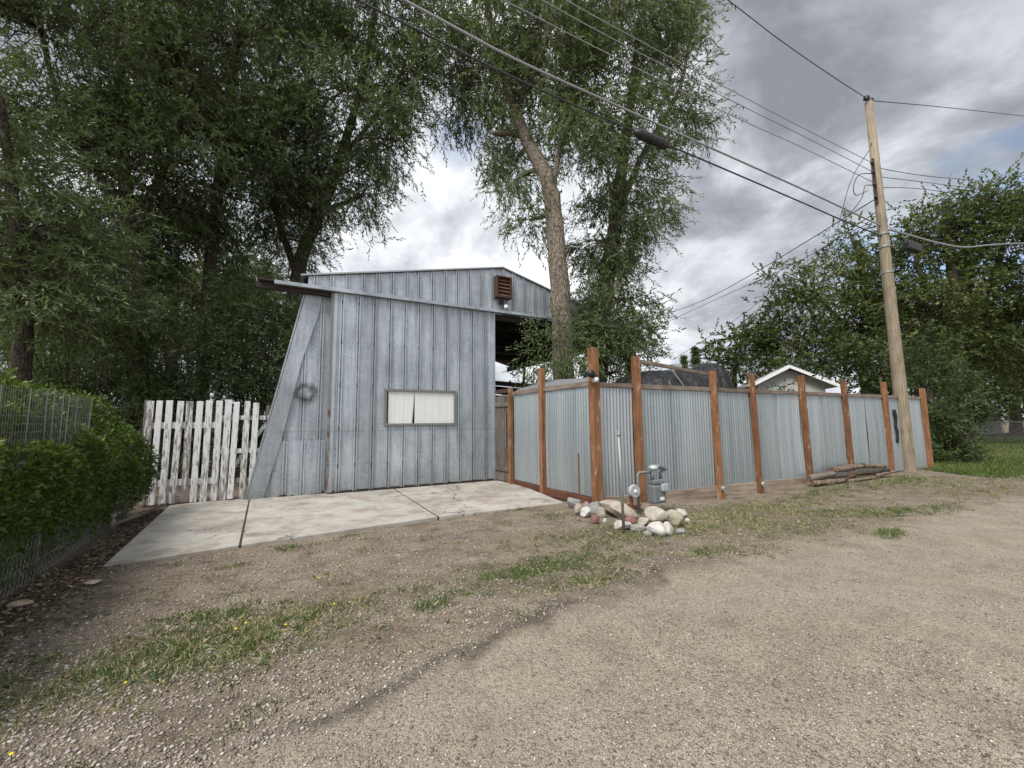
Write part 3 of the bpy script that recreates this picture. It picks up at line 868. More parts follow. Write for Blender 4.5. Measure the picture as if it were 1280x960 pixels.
# ================================================================== DRIVEWAY
mb = MB()
for i in range(3):
    a0, a1, b1, b0 = DRV[i], DRV[i + 1], DRV_far[i + 1], DRV_far[i]
    g = 0.012
    d = nrm(a1 - a0) * g; e = nrm(b1 - b0) * g
    far0 = b0 + (b0 - a0) * 0.02; far1 = b1 + (b1 - a1) * 0.02
    ext = nrm(b0 - a0) * 0.35 if i else np.zeros(3)
    q = [a0 + (d if i else 0), a1 - (d if i < 2 else 0), far1 - (e if i < 2 else 0) + nrm(b1 - a1) * 0.3, far0 + (e if i else 0) + nrm(b0 - a0) * 0.3]
    mb.prism([p * np.array([1, 1, 0]) + UZ * 0.028 for p in q], (0, 0, -0.13))
tag(mb.build('driveway', M['concrete'], None, False, 0.008), kind='structure')
# earth packed in the joints
mb = MB()
for i in (1, 2):
    mb.beam(DRV[i] * np.array([1, 1, 0]) + UZ * 0.008, DRV_far[i] * np.array([1, 1, 0]) + UZ * 0.008, 0.03, 0.03)
tag(mb.build('driveway_joint', M['dark']), kind='structure')

# ================================================================== SHED
S = SHED
shed = thing('metal_shed', 'weathered galvanised shed with a big ribbed sliding door and slanted left wall', 'shed', S.P(0, 0, 0))
APX, EVL, EVR = (0.34, 5.71), (-4.45, 4.72), (5.15, 4.42)
ZT = 4.42


def roof_z(t):
    return np.interp(t, [-6, EVL[0], APX[0], EVR[0], 7], [4.4, EVL[1], APX[1], EVR[1], 3.94])


def ribbed(t0, t1, zb, zt, o, pitch=0.33, h=0.022, first=0.12):
    """sheet siding with double standing ribs; zb, zt functions of t"""
    prof = [(t0, 0.0)]
    c = t0 + first
    while c < t1 - 0.06:
        for dx, hh in ((-0.062, 0), (-0.060, -0.006), (-0.046, -0.006), (-0.044, h), (-0.020, h), (-0.016, -0.012), (0.006, -0.012), (0.010, h), (0.032, h), (0.036, 0)):
            if t0 < c + dx < t1: prof.append((c + dx, hh))
        c += pitch
    prof.append((t1, 0.0))
    # extra subdivisions keep sloped edges true
    mb = MB(); vs = []
    for t, hh in prof:
        vs += [S.P(t, zb(t), o + hh), S.P(t, zt(t), o + hh)]
    fs = [(2 * i, 2 * i + 2, 2 * i + 3, 2 * i + 1) for i in range(len(prof) - 1)]
    mb.add(vs, fs)
    return mb


def solid(o, th=0.004):
    md = o.modifiers.new('thickness', 'SOLIDIFY'); md.thickness = th; md.offset = 0
    md.use_rim = not o.data.polygons[0].use_smooth
    return o


soot = S.P(-4.39, 2.2, 0.0)
M['siding_soot'] = m_siding_soot(soot)
slant_l = lambda z: -5.32 + (z / 4.4) * 0.90


def z_slant(t):
    return np.clip((t + 5.32) / 0.90 * 4.4, 0.0, 4.42)


def lw():
    ts = [-5.32 + 0.9 * k / 10 for k in range(11)]
    return ribbed(-5.30, -3.86, lambda t: 0.02, lambda t: float(max(0.05, z_slant(t))), 0.0, 0.33, 0.028, 0.20)


solid(lw().build('front_wall', M['siding_soot'], shed))
solid(ribbed(-4.95, -3.97, lambda t: 0.03, lambda t: float(min(1.16, max(0.1, z_slant(t) - 0.3))), 0.026, 0.33, 0.018, 0.23).build('patch_panel', m_siding('newer patch siding', 1.12).m, shed))
# slanted flashing band down the left edge
mb = MB()
mb.prism([S.P(-5.36, 0.02, 0.03), S.P(-5.08, 0.02, 0.03), S.P(-4.80, 1.2, 0.03), S.P(-4.47, 2.9, 0.03), S.P(-4.20, 3.85, 0.03), S.P(-4.12, 4.36, 0.03), S.P(-4.44, 4.40, 0.03)], S.m * 0.022)
mb.build('slanted_flashing', M['siding_plain'], shed)
# side return of the slant (goes back)
mb = MB()
q = [S.P(-5.37, 0.0, 0.05), S.P(-4.45, 4.42, 0.05), S.P(-4.45, 4.42, -9.0), S.P(-5.37, 0.0, -9.0)]
mb.prism(q, -S.u * 0.03)
mb.build('side_wall', M['siding_plain'], shed)
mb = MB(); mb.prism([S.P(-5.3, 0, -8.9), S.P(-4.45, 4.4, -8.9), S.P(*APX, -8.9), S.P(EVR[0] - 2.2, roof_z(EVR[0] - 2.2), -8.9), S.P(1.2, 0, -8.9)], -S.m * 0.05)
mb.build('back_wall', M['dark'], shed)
# gable above the track
mb = ribbed(-4.42, EVR[0], lambda t: float(min(4.40, roof_z(t) - 0.12)), lambda t: float(roof_z(t)), 0.0, 0.33, 0.030, 0.15)
solid(mb.build('gable_wall', M['siding'], shed))
# roof: two slopes with thickness
ov = 0.05
mb = MB()
mb.prism([S.P(EVL[0] - .12, EVL[1] - .01, ov), S.P(APX[0], APX[1] + .02, ov), S.P(APX[0], APX[1] + .02, -9.1), S.P(EVL[0] - .12, EVL[1] - .01, -9.1)], (0, 0, 0.035))
mb.prism([S.P(APX[0] + .003, APX[1] + .02, ov), S.P(EVR[0] + .12, EVR[1] - .01, ov), S.P(EVR[0] + .12, EVR[1] - .01, -9.1), S.P(APX[0] + .003, APX[1] + .02, -9.1)], (0, 0, 0.035))
mb.build('roof', M['steel'], shed)
mb = MB()
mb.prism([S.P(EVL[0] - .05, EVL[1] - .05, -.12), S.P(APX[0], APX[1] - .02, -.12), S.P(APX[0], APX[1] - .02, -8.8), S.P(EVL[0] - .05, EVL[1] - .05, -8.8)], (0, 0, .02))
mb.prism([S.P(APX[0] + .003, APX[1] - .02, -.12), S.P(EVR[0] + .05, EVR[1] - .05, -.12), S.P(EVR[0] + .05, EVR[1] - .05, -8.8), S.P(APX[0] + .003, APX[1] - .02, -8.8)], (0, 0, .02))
mb.build('shade_sheet', M['dark'], shed)  # dark sheet added under the roof; its colour stands for interior shade
mb = MB()
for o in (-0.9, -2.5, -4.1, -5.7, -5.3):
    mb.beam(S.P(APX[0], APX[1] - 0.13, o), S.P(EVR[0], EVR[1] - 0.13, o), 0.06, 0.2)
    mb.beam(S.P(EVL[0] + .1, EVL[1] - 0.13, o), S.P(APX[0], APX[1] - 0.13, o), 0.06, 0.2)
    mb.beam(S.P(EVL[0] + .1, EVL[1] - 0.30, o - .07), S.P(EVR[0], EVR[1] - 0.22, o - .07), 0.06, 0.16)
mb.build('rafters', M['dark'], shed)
mb = MB(); mb.prism([S.P(EVR[0] - .02, EVR[1] - .30, -.05), S.P(EVR[0] + .05, EVR[1] - .30, -.05), S.P(EVR[0] + .05, EVR[1] - .06, -.05), S.P(EVR[0] - .02, EVR[1] - .06, -.05)], -S.m * 9.0)
mb.build('eave_beam', M['dark'], shed)
for o in (-0.25,):
    MB().box(S, EVR[0] - .12, EVR[0] + .03, -.05, EVR[1] - .3, o - .08, o + .07).build('corner_post', M['dark'], shed)
# track
mb = MB()
mb.prism([S.P(-5.05, ZT - .02, .16), S.P(-5.05, ZT - .02, .26), S.P(-5.05, ZT + .05, .26), S.P(-5.05, ZT + .12, .05), S.P(-5.05, ZT + .06, .05)], S.u * 9.9)
mb.build('door_track', M['siding_plain'], shed)
mb = MB(); mb.box(S, -5.37, -3.9, ZT - .12, ZT + .02, .045, .155); mb.box(S, -5.34, -5.06, ZT + .025, ZT + .06, .05, .24)
mb.build('track_beam', M['rust_black'], shed, False, 0.006)
MB().box(S, 0.02, 5.0, ZT - .17, ZT - .025, -.06, .06).build('door_header', M['dark'], shed)

# sliding door: a part of the shed, window and trims its sub-parts
T0, T1, ZB = -3.95, 0.0, 0.05
mb = ribbed(T0 + .03, T1, lambda t: ZB + .01, lambda t: ZT - .03, 0.16, 0.345, 0.020, 0.20)
# cut the window opening by building the door in strips round it
wt0, wt1, wz0, wz1 = -2.73, -1.11, 1.50, 2.24
mb = MB()
for (a, b, z0, z1) in ((T0 + .03, wt0, ZB + .01, ZT - .03), (wt0, wt1, ZB + .01, wz0), (wt0, wt1, wz1, ZT - .03), (wt1, T1, ZB + .01, ZT - .03)):
    first = {T0 + .03: 0.20, wt0: None, wt1: None}[a]
    if first is None:
        first = 0.345 - ((a - (T0 + .23)) % 0.345)
    s = ribbed(a, b, lambda t, z0=z0: z0, lambda t, z1=z1: z1, 0.16, 0.345, 0.030, first)
    mb.add(s.v, s.f)
door = solid(mb.build('sliding_door', M['siding'], shed))
MB().box(S, T0 - .005, T0 + .05, 1.95, ZT - .03, .08, .175).build('edge_trim', M['frame'], door); MB().box(S, T0 - .006, T0 + .052, ZB, 1.948, .08, .176).build('rusty_edge_trim', M['edge_rust'], door)  # upper trim's dark grey paints in the shadow strip; rust below is real
mb = MB(); mb.box(S, T0 + .052, T0 + .12, ZB + .005, ZT - .05, .163, .19); mb.build('edge_strip', M['siding_plain'], door)
mb = MB(); mb.box(S, T1 - .035, T1 + .015, ZB, ZT - .03, .08, .195); mb.build('edge_trim', M['siding_plain'], door)
mb = MB(); mb.box(S, T0 + .06, T1 - .04, ZB - .01, ZB + .03, .10, .185); mb.build('bottom_rail', M['dark'], door)
mb = MB()
for z in (0.6, 1.4, 2.35, 3.3, 4.2):
    mb.box(S, T0 + .06, T1 - .04, z - .05, z + .05, .07, .15)
mb.build('back_frame', M['dark'], door)
win = MB()
w = 0.055
win.box(S, wt0 - w, wt1 + w, wz1, wz1 + w, .15, .205); win.box(S, wt0 - w, wt1 + w, wz0 - w, wz0, .15, .205)
win.box(S, wt0 - w, wt0, wz0, wz1, .152, .203); win.box(S, wt1, wt1 + w, wz0, wz1, .152, .203)
wf = win.build('window', M['frame'], door, False, 0.004)
# glass and curtains are of the same door window
g = MB().add([S.P(wt0 - .01, wz0 - .01, .172), S.P(wt1 + .01, wz0 - .01, .172), S.P(wt1 + .01, wz1 + .01, .172), S.P(wt0 - .01, wz1 + .01, .172)], [(0, 1, 2, 3)]); g.build('window_pane', M['pane'], door)


def curtain(t0, t1, slant=0.0):
    n = 40; vs = []
    for i in range(n + 1):
        t = t0 + (t1 - t0) * i / n
        o = .165 + .001 * math.sin(i * .9) + .001 * math.sin(i * .37)
        vs += [S.P(t - slant * i / n, wz0 + .0, o), S.P(t, wz1, o)]
    return MB().add(vs, [(2 * i, 2 * i + 2, 2 * i + 3, 2 * i + 1) for i in range(n)])


solid(curtain(wt0 + .04, wt0 + .64, .05).build('curtain', M['curtain'], door, True), .003)
solid(curtain(wt0 + .648, wt1 + .02).build('curtain', M['curtain'], door, True), .003)
mb = MB(); mb.box(S, wt0 - .02, wt1 + .02, wz0 - .02, wz1 + .02, .085, .09); mb.build('window_backing', M['dark'], door)

# vent and lamp on the gable
vent_t0, vent_t1, vz0, vz1 = .06, .53, 4.84, 5.43
mb = MB(); mb.box(S, vent_t0, vent_t0 + .05, vz0, vz1, .02, .22); mb.box(S, vent_t1 - .05, vent_t1, vz0, vz1, .02, .22)
mb.box(S, vent_t0 + .051, vent_t1 - .051, vz1 - .04, vz1, .02, .218); mb.box(S, vent_t0 + .051, vent_t1 - .051, vz0, vz0 + .04, .02, .218)
mb.box(S, vent_t0 + .05, vent_t1 - .05, vz0 + .04, vz1 - .04, .02, .06)
vent = mb.build('louvre_vent', M['rust_dark'], shed, False, .004)
mb = MB()
for k in range(5):
    z = vz0 + .07 + k * .10
    c = S.P((vent_t0 + vent_t1) / 2, z + .03, .15)
    mb.boxa(c, S.u, nrm(S.m * 0.6 - UZ * 0.8), nrm(S.m * .8 + UZ * .6), vent_t1 - vent_t0 - .11, .11, .012)
mb.build('louvre_slats', M['rust'], vent)
mb = MB(); mb.box(S, .23, .32, 4.70, 4.80, .03, .10); lm = mb.build('flood_lamp', M['black'], shed)
c = S.P(.34, 4.64, .16)
MB().tube([c, c - UZ * .05 + S.m * .06, c - UZ * .1 + S.m * .1], [.03, .055, .06], 12).build('lamp_head', M['white'], lm, True)
MB().tube([S.P(.28, 4.75, .09), S.P(.31, 4.68, .14), c], .014, 6).build('lamp_arm', M['black'], lm, True)

# ================================================================== CORRUGATED FENCES
def corr(fr, t0, t1, z0, z1, o, pitch=0.0762, amp=0.0095):
    n = max(6, int((t1 - t0) / pitch * 8)); amp = amp * 1.25
    ts = np.linspace(t0, t1, n + 1)
    vs = []
    zz = [z0, z0 + (z1 - z0) * .5, z1]
    ph = RNG.random() * 6.28; bow = RNG.normal() * 0.008
    for t in ts:
        for j, z in enumerate(zz):
            vs.append(fr.P(t, z, o + amp * math.sin(2 * math.pi * t / pitch) + (bow if j == 1 else 0) + .006 * math.sin((t - t0) * 2.1 + ph)))
    fs = []
    for i in range(n):
        for j in range(2):
            fs.append((3 * i + j, 3 * i + 3 + j, 3 * i + 4 + j, 3 * i + 1 + j))
    return MB().add(vs, fs)


def post(fr, s, zb, zt, w, d, lean=0.0, o=0.05):
    p0, p1 = fr.P(s, zb, o), fr.P(s + lean, zt, o)
    return MB().beam(p0, p1, d, w, fr.u)


fl = thing('corrugated_fence', 'long corrugated metal fence with eight rust red timber posts beside the gravel road', 'fence', FEN.P(0, 0, 0))
PS = [0.0, .95, 3.07, 4.33, 6.18, 7.96, 9.90, 12.12]
PT = [2.86, 2.74, 2.56, 2.55, 2.58, 2.545, 2.545, 2.42]
PB = [-.05, -.05, -.22, -.22, -.12, -.08, -.06, -.05]
PWd = [.15, .125, .11, .10, .115, .105, .115, .115]
LEAN = [-.02, -.02, -.045, -.06, -.09, -.07, -.03, -.05]
for s, zt, zb, w, ln in zip(PS, PT, PB, PWd, LEAN):
    post(FEN, s, zb, zt, w, w * (1.0 if s else 1.0), ln, .06 if s else .0).build('post', M['post'], fl, False, .008)
ztop = lambda s: 2.15 - .05 * s / 12
for i in range(7):
    a, b = PS[i] + .05, PS[i + 1] - .05
    zb = .12 if i < 4 else (.06 if i == 4 else .03)
    if b - a > 1.2:
        mid = a + (b - a) * (.42 + .1 * RNG.random())
        pn = solid(corr(FEN, a, mid + .03, zb, ztop(mid), -.012).build('metal_panel', M['corr'], fl, True), .0015)
        pn = solid(corr(FEN, mid, b, zb + .004, ztop(mid) + .004, -.003).build('metal_panel', M['corr'], fl, True), .0015)
    else:
        solid(corr(FEN, a, b, zb, ztop(a), -.008).build('metal_panel', M['corr'], fl, True), .0015)
    MB().beam(FEN.P(a - .02, ztop(a) + .03, .018), FEN.P(b + .02, ztop(b) + .03, .018), .045, .085).build('top_rail', M['grey_board'], fl, False, .004)
    if i < 4:
        MB().beam(FEN.P(a - (0 if i else -.05), -.015, .012), FEN.P(b, -.02, .012), .04, .30).build('base_board', M['base_board'], fl, False, .005)
for s in (3.07, 4.33):
    c = FEN.P(s, .10, .135)
    cap = MB().tube([c, c + FEN.m * .03], [.055, .05], 16).build('post_cap', M['meter_light'], fl)
    MB().tube([c + FEN.m * .03, c + FEN.m * .05], [.025, .02], 10).build('bolt', M['galv'], cap)
MB().beam(FEN.P(.95, 2.70, -.06), FEN.P(3.05, 2.50, -.06), .05, .07).build('cross_rail', M['grey_board'], fl, False, .004)

C0 = FEN.P(-.06, 0, .0); Pm = gr(681, 617); Pe = gr(641, 606)
fs_ = thing('corrugated_fence', 'short corrugated metal fence closing the yard between corner post and wooden gate', 'fence', Pm)
for (A, B, last) in ((C0, Pm, False), (Pm, Pe, True)):
    d = (A - B)[:2]; ang = math.degrees(math.atan2(d[1], d[0]))
    fr = Frame(B, ang); Ln = np.linalg.norm(d)
    w = .11 if not last else .10
    post(fr, 0, -.08, 2.66 if not last else 2.34, w, w, 0, .04).build('post', M['post'], fs_, False, .008)
    a, b = .05, Ln - .07
    mid = Ln * .45
    solid(corr(fr, a, mid + .02, .14, 2.16, -.012).build('metal_panel', M['corr'], fs_, True), .0015)
    solid(corr(fr, mid, b, .145, 2.165, -.003).build('metal_panel', M['corr'], fs_, True), .0015)
    MB().beam(fr.P(a, 2.20, .01), fr.P(b, 2.20, .01), .045, .085).build('top_rail', M['grey_board'], fs_, False, .004)
    MB().beam(fr.P(a, .05, .0), fr.P(b, .05, .0), .05, .16).build('base_board', M['rot'], fs_, False, .005)
solid(MB().tube([FEN.P(-.4, .1, .02), FEN.P(-.4, .95, .02)], .012, 6).build('pipe', M['rust'], fs_), .002)

# security camera on the corner post
c = FEN.P(-.14, 2.33, .12)
cam_t = thing('security_camera', 'small black and white security camera on the tall corner post', 'camera', c)
MB().tube([c + FEN.u * .1, c - FEN.u * .02], [.03, .045], 12).build('bracket', M['black'], cam_t, True)
b0 = c - FEN.u * .06 + UZ * .03
MB().tube([b0 - FEN.m * .06, b0 + FEN.m * .02, b0 + FEN.m * .1], [.05, .065, .06], 14).build('lamp_head', M['black'], cam_t, True)
b0 = c + FEN.u * .05 - UZ * .08
MB().tube([b0 - FEN.m * .03, b0 + FEN.m * .05, b0 + FEN.m * .085], [.045, .05, .04], 14).build('camera_head', M['white'], cam_t, True)

# wooden gate between shed and side fence
GA, GB = Pe + np.array([-.06, .06, 0]), S.P(.03, 0, .12)
d = (GA - GB)[:2]
GF = Frame(GB, math.degrees(math.atan2(d[1], d[0]))); GL = np.linalg.norm(d)
gate = thing('wooden_gate', 'weathered grey plank gate between the shed door and side fence', 'gate', GB)
nb = 6
for k in range(nb):
    a = .02 + (GL - .04) * k / nb; b = .02 + (GL - .04) * (k + 1) / nb - .012
    MB().box(GF, a, b, .05 + .02 * RNG.random(), 2.16 + .04 * RNG.random(), -.012, .012).build('plank', M['grey_wood'], gate, False, .003)
for z in (.3, 1.9): MB().box(GF, .03, GL - .03, z, z + .1, .013, .04).build('rail', M['grey_wood'], gate, False, .004)
mb = MB(); mb.box(GF, GL - .13, GL - .10, .9, 1.75, .041, .052); mb.build('latch_bar', M['wire'], gate)
mb = MB(); mb.box(GF, -.02, GL + .02, 2.24, 2.34, -.03, .03); mb.build('head_beam', M['rust_dark'], gate)

# low roof behind the side fence
A = np.array([Pe[0] + .1, Pe[1] + .12, 2.27]); B = C0 + np.array([.15, .35, 2.27]); Cc = at(735, 474, 8.9); Dd = at(683, 476.5, 10.9)
lr = thing('lean_to_roof', 'low grey sheet metal lean-to roof rising behind the short side fence', 'roof', (A + B) / 2 * np.array([1, 1, 0]))
MB().prism([A, B, Cc, Dd], (0, 0, .03)).build('roof_sheet', M['steel'], lr)
MB().beam(Dd - UZ * .08, Cc - UZ * .08, .05, .1).build('ridge_beam', M['grey_board'], lr)
for q in (Dd, Cc):
    MB().tube([[q[0], q[1], -.05], [q[0], q[1], q[2] - .14]], .05, 8).build('support_post', M['grey_wood'], lr)
# dark beam shelter behind the gate
bx0, bx1 = at(600, 477, 13.0), at(676, 484, 12.6)
lt2 = thing('low_shelter', 'low dark open shelter seen beyond the gate through the shed opening', 'shelter', (bx0 + bx1) / 2 * np.array([1, 1, 0]))
MB().beam(bx0, bx1, .35, .12).build('roof_beam', M['rust_dark'], lt2)
MB().beam(bx0 - UZ * .2 + np.array([0, .3, 0]), bx1 - UZ * .2 + np.array([0, .3, 0]), .05, .25).build('fascia', M['dark'], lt2)
MB().boxa((bx0 + bx1) / 2 - UZ * 1.5 + np.array([0, .5, 0]), bx1 - bx0, (0, 1, 0), UZ, 2.2, .05, 2.3).build('back_panel', M['dark'], lt2)

# ================================================================== TARPS
def tarp(name, label, c, rx, ry, top, seed, folds, p=2.6):
    t = thing(name, label, 'tarp', (c[0], c[1], 0))
    nu, nv = 96, 28; vs = []
    for j in range(nv + 1):
        ph = j / nv
        for i in range(nu):
            a = 2 * math.pi * i / nu
            fold = 0.5 * math.sin(a * folds + seed) + .3 * math.sin(a * folds * 1.7 + 2 * seed + ph * 3) + .25 * math.sin(a * folds * 3.1 + seed)
            r = (1 + .035 * fold * min(1, ph * 2.5))
            e = 2 / p
            cs, sn = math.cos(ph * math.pi / 2), math.sin(ph * math.pi / 2)
            rr, zz = sn ** e, cs ** e
            vs.append((c[0] + rx * rr * r * math.cos(a), c[1] + ry * rr * r * math.sin(a), top * zz + .03 * fold * math.sin(ph * math.pi)))
    fs = [(j * nu + i, j * nu + (i + 1) % nu, (j + 1) * nu + (i + 1) % nu, (j + 1) * nu + i) for j in range(nv) for i in range(nu)]
    MB().add(vs, fs).build('tarp_sheet', M['tarp'], t, True)
    return t


c1 = at(826, 470, 10.9); tp = tarp('tarp_cover', 'low black tarp stretched in folds behind the corrugated fence', c1, 1.75, 1.2, at(835, 461, 10.4)[2], 1.3, 17, 3.2)
q0, q1 = at(838, 460, 9.75), at(858, 487, 9.75)
MB().beam(q0, q1, .03, .02).build('tie_strap', M['steel'], tp)
MB().boxa(at(845, 458, 9.8), (1, 0, 0), (0, 1, 0), UZ, .22, .15, .1).build('corner_bracket', M['steel'], tp)
c2 = at(884, 470, 13.2); tarp('tarp_cover', 'taller rounded black tarp mound behind the fence left of the white gable', c2, .95, .9, at(884, 452, 12.8)[2], 4.0, 13, 2.8)

# ================================================================== GAS METER AND PIPE
gm = gr(822, 641)
T = thing('gas_meter', 'grey gas meter with pipes and regulator among the stones', 'gas meter', gm)
X, Yv = FEN.u, FEN.m
def g(t, z, o=0): return gm + X * t + UZ * z + Yv * o
body = MB().boxa(g(0, .31, 0), X, Yv, UZ, .26, .17, .30)
bo = body.build('meter_body', M['meter'], T, False, .03)
MB().boxa(g(.0, .505, .0), X, Yv, UZ, .22, .15, .08).build('meter_top', M['meter'], T, False, .02)
MB().boxa(g(.07, .42, .11), X, Yv, UZ, .13, .06, .12).build('dial_box', M['meter_light'], bo, False, .015)
MB().boxa(g(.03, .24, .088), X, Yv, UZ, .09, .004, .05).build('paper_tag', M['white'], bo)
MB().tube([g(-.08, .54), g(-.08, .62), g(-.08, .66)], [.03, .03, .035], 10).build('inlet_pipe', M['meter'], T, True)
MB().tube([g(.09, .54), g(.09, .63), g(.15, .68), g(.22, .69)], .025, 10).build('outlet_pipe', M['meter'], T, True)
rg = MB().tube([g(-.05, .69, .0), g(-.05, .71, .0), g(-.05, .75, 0), g(-.05, .78, 0)], [.05, .085, .085, .04], 16).build('regulator', M['meter_light'], T, True)
MB().tube([g(-.04, .74, .07), g(.02, .76, .03), g(.14, .72, 0), g(.19, .70, 0)], [.035, .045, .04, .03], 10).build('regulator_arm', M['meter'], T, True)
MB().tube([g(-.10, .66), g(-.2, .67), g(-.36, .67), g(-.39, .64), g(-.39, .5), g(-.39, -.05)], .022, 10).build('riser_pipe', M['meter'], T, True)
MB().tube([g(-.53, .40, .10), g(-.53, .40, .06), g(-.53, .40, 0)], [.095, .105, .08], 20).build('round_cover', M['meter_light'], T)
MB().tube([g(-.53, .40, .12), g(-.53, .40, .10)], [.02, .03], 10).build('cover_bolt', M['white'], T)
MB().tube([g(-.53, .38, -.02), g(-.52, .2, -.02), g(-.52, -.05, -.02)], .03, 8).build('cover_post', M['rust'], T, True)

sp = gr(780, 668)
T = thing('steel_pipe', 'thin upright galvanised pipe marker standing in front of the stones', 'pipe', sp)
MB().tube([sp - UZ * .1, sp + np.array([-.012, 0, .7]), sp + np.array([-.03, 0, 1.30])], .021, 12).build('pipe_shaft', M['galv'], T, True)
tp_ = sp + np.array([-.03, 0, 1.30])
MB().tube([tp_ + UZ * .004, tp_ + UZ * .03, tp_ + UZ * .032, tp_ + UZ * .06, tp_ + UZ * .075], [.026, .026, .021, .030, .016], 14).build('pipe_cap', M['wire'], T, True)

# ================================================================== ROCKS
def rock(label, x, y, w, h, col, seed, Y=None, lift=0.0, tilt=0, flat=1.0):
    r = np.random.default_rng(seed)
    by = y + h * 0.42
    base = gr(x, by) if Y is None else at(x, by, Y)
    k = base[1] / F_PX
    sx, sz = w * k / 2, h * k / 2
    cz = base + UZ * (sz * .85 + lift); cz[1] += sx * .4
    import bmesh
    bm = bmesh.new(); bmesh.ops.create_icosphere(bm, subdivisions=4, radius=1)
    dirs = r.normal(size=(14, 3)); dirs /= np.linalg.norm(dirs, axis=1, keepdims=True)
    offs = .58 + .36 * r.random(14); ph = r.random(6) * 6
    for v in bm.verts:
        p = np.array(v.co); l = 1.0
        for dd_, oo in zip(dirs, offs):
            q = p @ dd_
            if q > oo: p = p - dd_ * (q - oo) * .88
        p = p * (1 + .03 * math.sin(3 * p[0] + ph[0]) * math.sin(4 * p[1] + ph[1]) + .02 * math.sin(7 * p[2] + ph[2]) + .012 * math.sin(13 * p[0] + 11 * p[1] + ph[3]))
        v.co = Vector(p)
    me = bpy.data.meshes.new('rock')
    for v in bm.verts: v.co = Vector((v.co.x * sx, v.co.y * max(sx, sz) * .8, v.co.z * sz * flat))
    bm.to_mesh(me); bm.free()
    me.polygons.foreach_set('use_smooth', [True] * len(me.polygons))
    me.materials.append(M['rock'])
    o = bpy.data.objects.new('rock', me); COL.objects.link(o)
    o.location = tuple(cz); o.rotation_euler = (0, R(tilt), r.random() * .8 - .4)
    o.color = (*col, 1)
    return tag(o, label, 'rock', 'stones piled round the gas meter')


def rz(zx, zy, zw, zh): return 680 + zx * .1771, 520 + zy * .1771, zw * .1771, zh * .1771
GREY, WHT, TAN, PNK, RED, YEL = (.31, .315, .305), (.60, .585, .55), (.42, .37, .315), (.35, .27, .235), (.24, .125, .105), (.42, .40, .28)
RK = [("round grey stone at the far left end of the pile beside the driveway", 213, 623, 105, 88, GREY),
      ("small pinkish stone between the round grey stone and the corner post", 298, 632, 55, 45, PNK),
      ("upright tan stone leaning on the round grey stone at left", 245, 668, 58, 82, TAN),
      ("white stone between the upright tan stone and the red brick piece", 293, 687, 82, 78, WHT),
      ("blocky grey stone left of the large tan boulder", 362, 660, 92, 88, GREY),
      ("dark tan stone tucked against the left end of the large tan boulder", 412, 692, 64, 76, TAN),
      ("broken red brick piece lying in front of the pile", 365, 738, 70, 62, RED),
      ("large tan boulder lying slanted across the middle of the pile", 540, 672, 262, 118, (.45, .39, .33)),
      ("reddish stone under the right end of the large tan boulder", 618, 742, 84, 48, (.32, .17, .14)),
      ("tiny white stone below the large tan boulder", 433, 740, 38, 34, WHT),
      ("low white stone just behind the foot of the upright pipe", 560, 778, 124, 66, WHT),
      ("pale angular stone between the red stone and the big pale boulder", 708, 754, 88, 68, (.52, .45, .38)),
      ("flat grey stone sunk in grass right of the upright pipe", 668, 795, 112, 56, (.36, .35, .30)),
      ("big pale rounded boulder resting below the gas meter", 802, 706, 148, 102, (.50, .47, .40)),
      ("big white rounded boulder at the front of the pile", 805, 808, 124, 112, (.64, .62, .58)),
      ("white stone leaning on the right side of the big white boulder", 880, 804, 76, 92, WHT),
      ("pale stone right of the gas meter body", 907, 694, 72, 62, (.46, .44, .40)),
      ("white stone at the upper right end of the pile", 980, 697, 84, 66, (.56, .55, .50)),
      ("yellowish lichen stone near the right end of the pile", 945, 742, 86, 108, YEL),
      ("small grey stone at the lower right end of the pile", 970, 820, 58, 48, GREY),
      ("small grey stone left of the big white boulder", 740, 832, 62, 52, (.33, .32, .28)),
      ("pinkish brown stone behind the pile left of the meter", 728, 655, 76, 58, PNK),
      ("dark red stone behind the large tan boulder under the round cover", 645, 648, 92, 62, (.20, .09, .075)),
      ("small white stone at the extreme right end of the pile", 1018, 738, 40, 34, WHT)]
for i, (lab, zx, zy, zw, zh, col) in enumerate(RK):
    x, y, w, h = rz(zx, zy, zw * 1.15, zh * 1.12)
    Yf = gr(x, y + h * .42)[1]
    Yf = min(Yf, 7.25)
    if 'large tan boulder lying' in lab:
        rock(lab, x, y, w, h, col, 40 + i, Yf, 0, 24)
    else:
        rock(lab, x, y, w, h, col, 40 + i, Yf)
# stray flat stones
rock("flat pale stone lying by the left chain link fence", 20, 757, 26, 9, (.46, .38, .28), 91)['group'] = 'stray stones on the verge'
rock("thin pale stone chip on the dirt below the driveway corner", 112, 729, 20, 4, (.58, .50, .41), 94)['group'] = 'stray stones on the verge'

# ================================================================== LOGS
def log(label, x0, y0, x1, y1, Y0, Y1, r, bark):
    a, b = at(x0, y0, Y0), at(x1, y1, Y1)
    L = np.linalg.norm(b - a)
    t = thing('log', label, 'log', a, 'logs stacked against the fence')
    pts = [a + (b - a) * k / 6 + RNG.normal(size=3) * r * .10 for k in range(7)]
    rad = [r * (1 + RNG.normal() * .10) * (1 - .03 * k) for k in range(7)]
    MB().tube(pts, rad, 12).build('log_body', bark, t, True)
    d = nrm(pts[0] - pts[1])
    MB().tube([pts[0] + d * .004, pts[0] + d * .012], [rad[0] * .93, rad[0] * .9], 12).build('cut_end', M['log_end'], t)
    return t


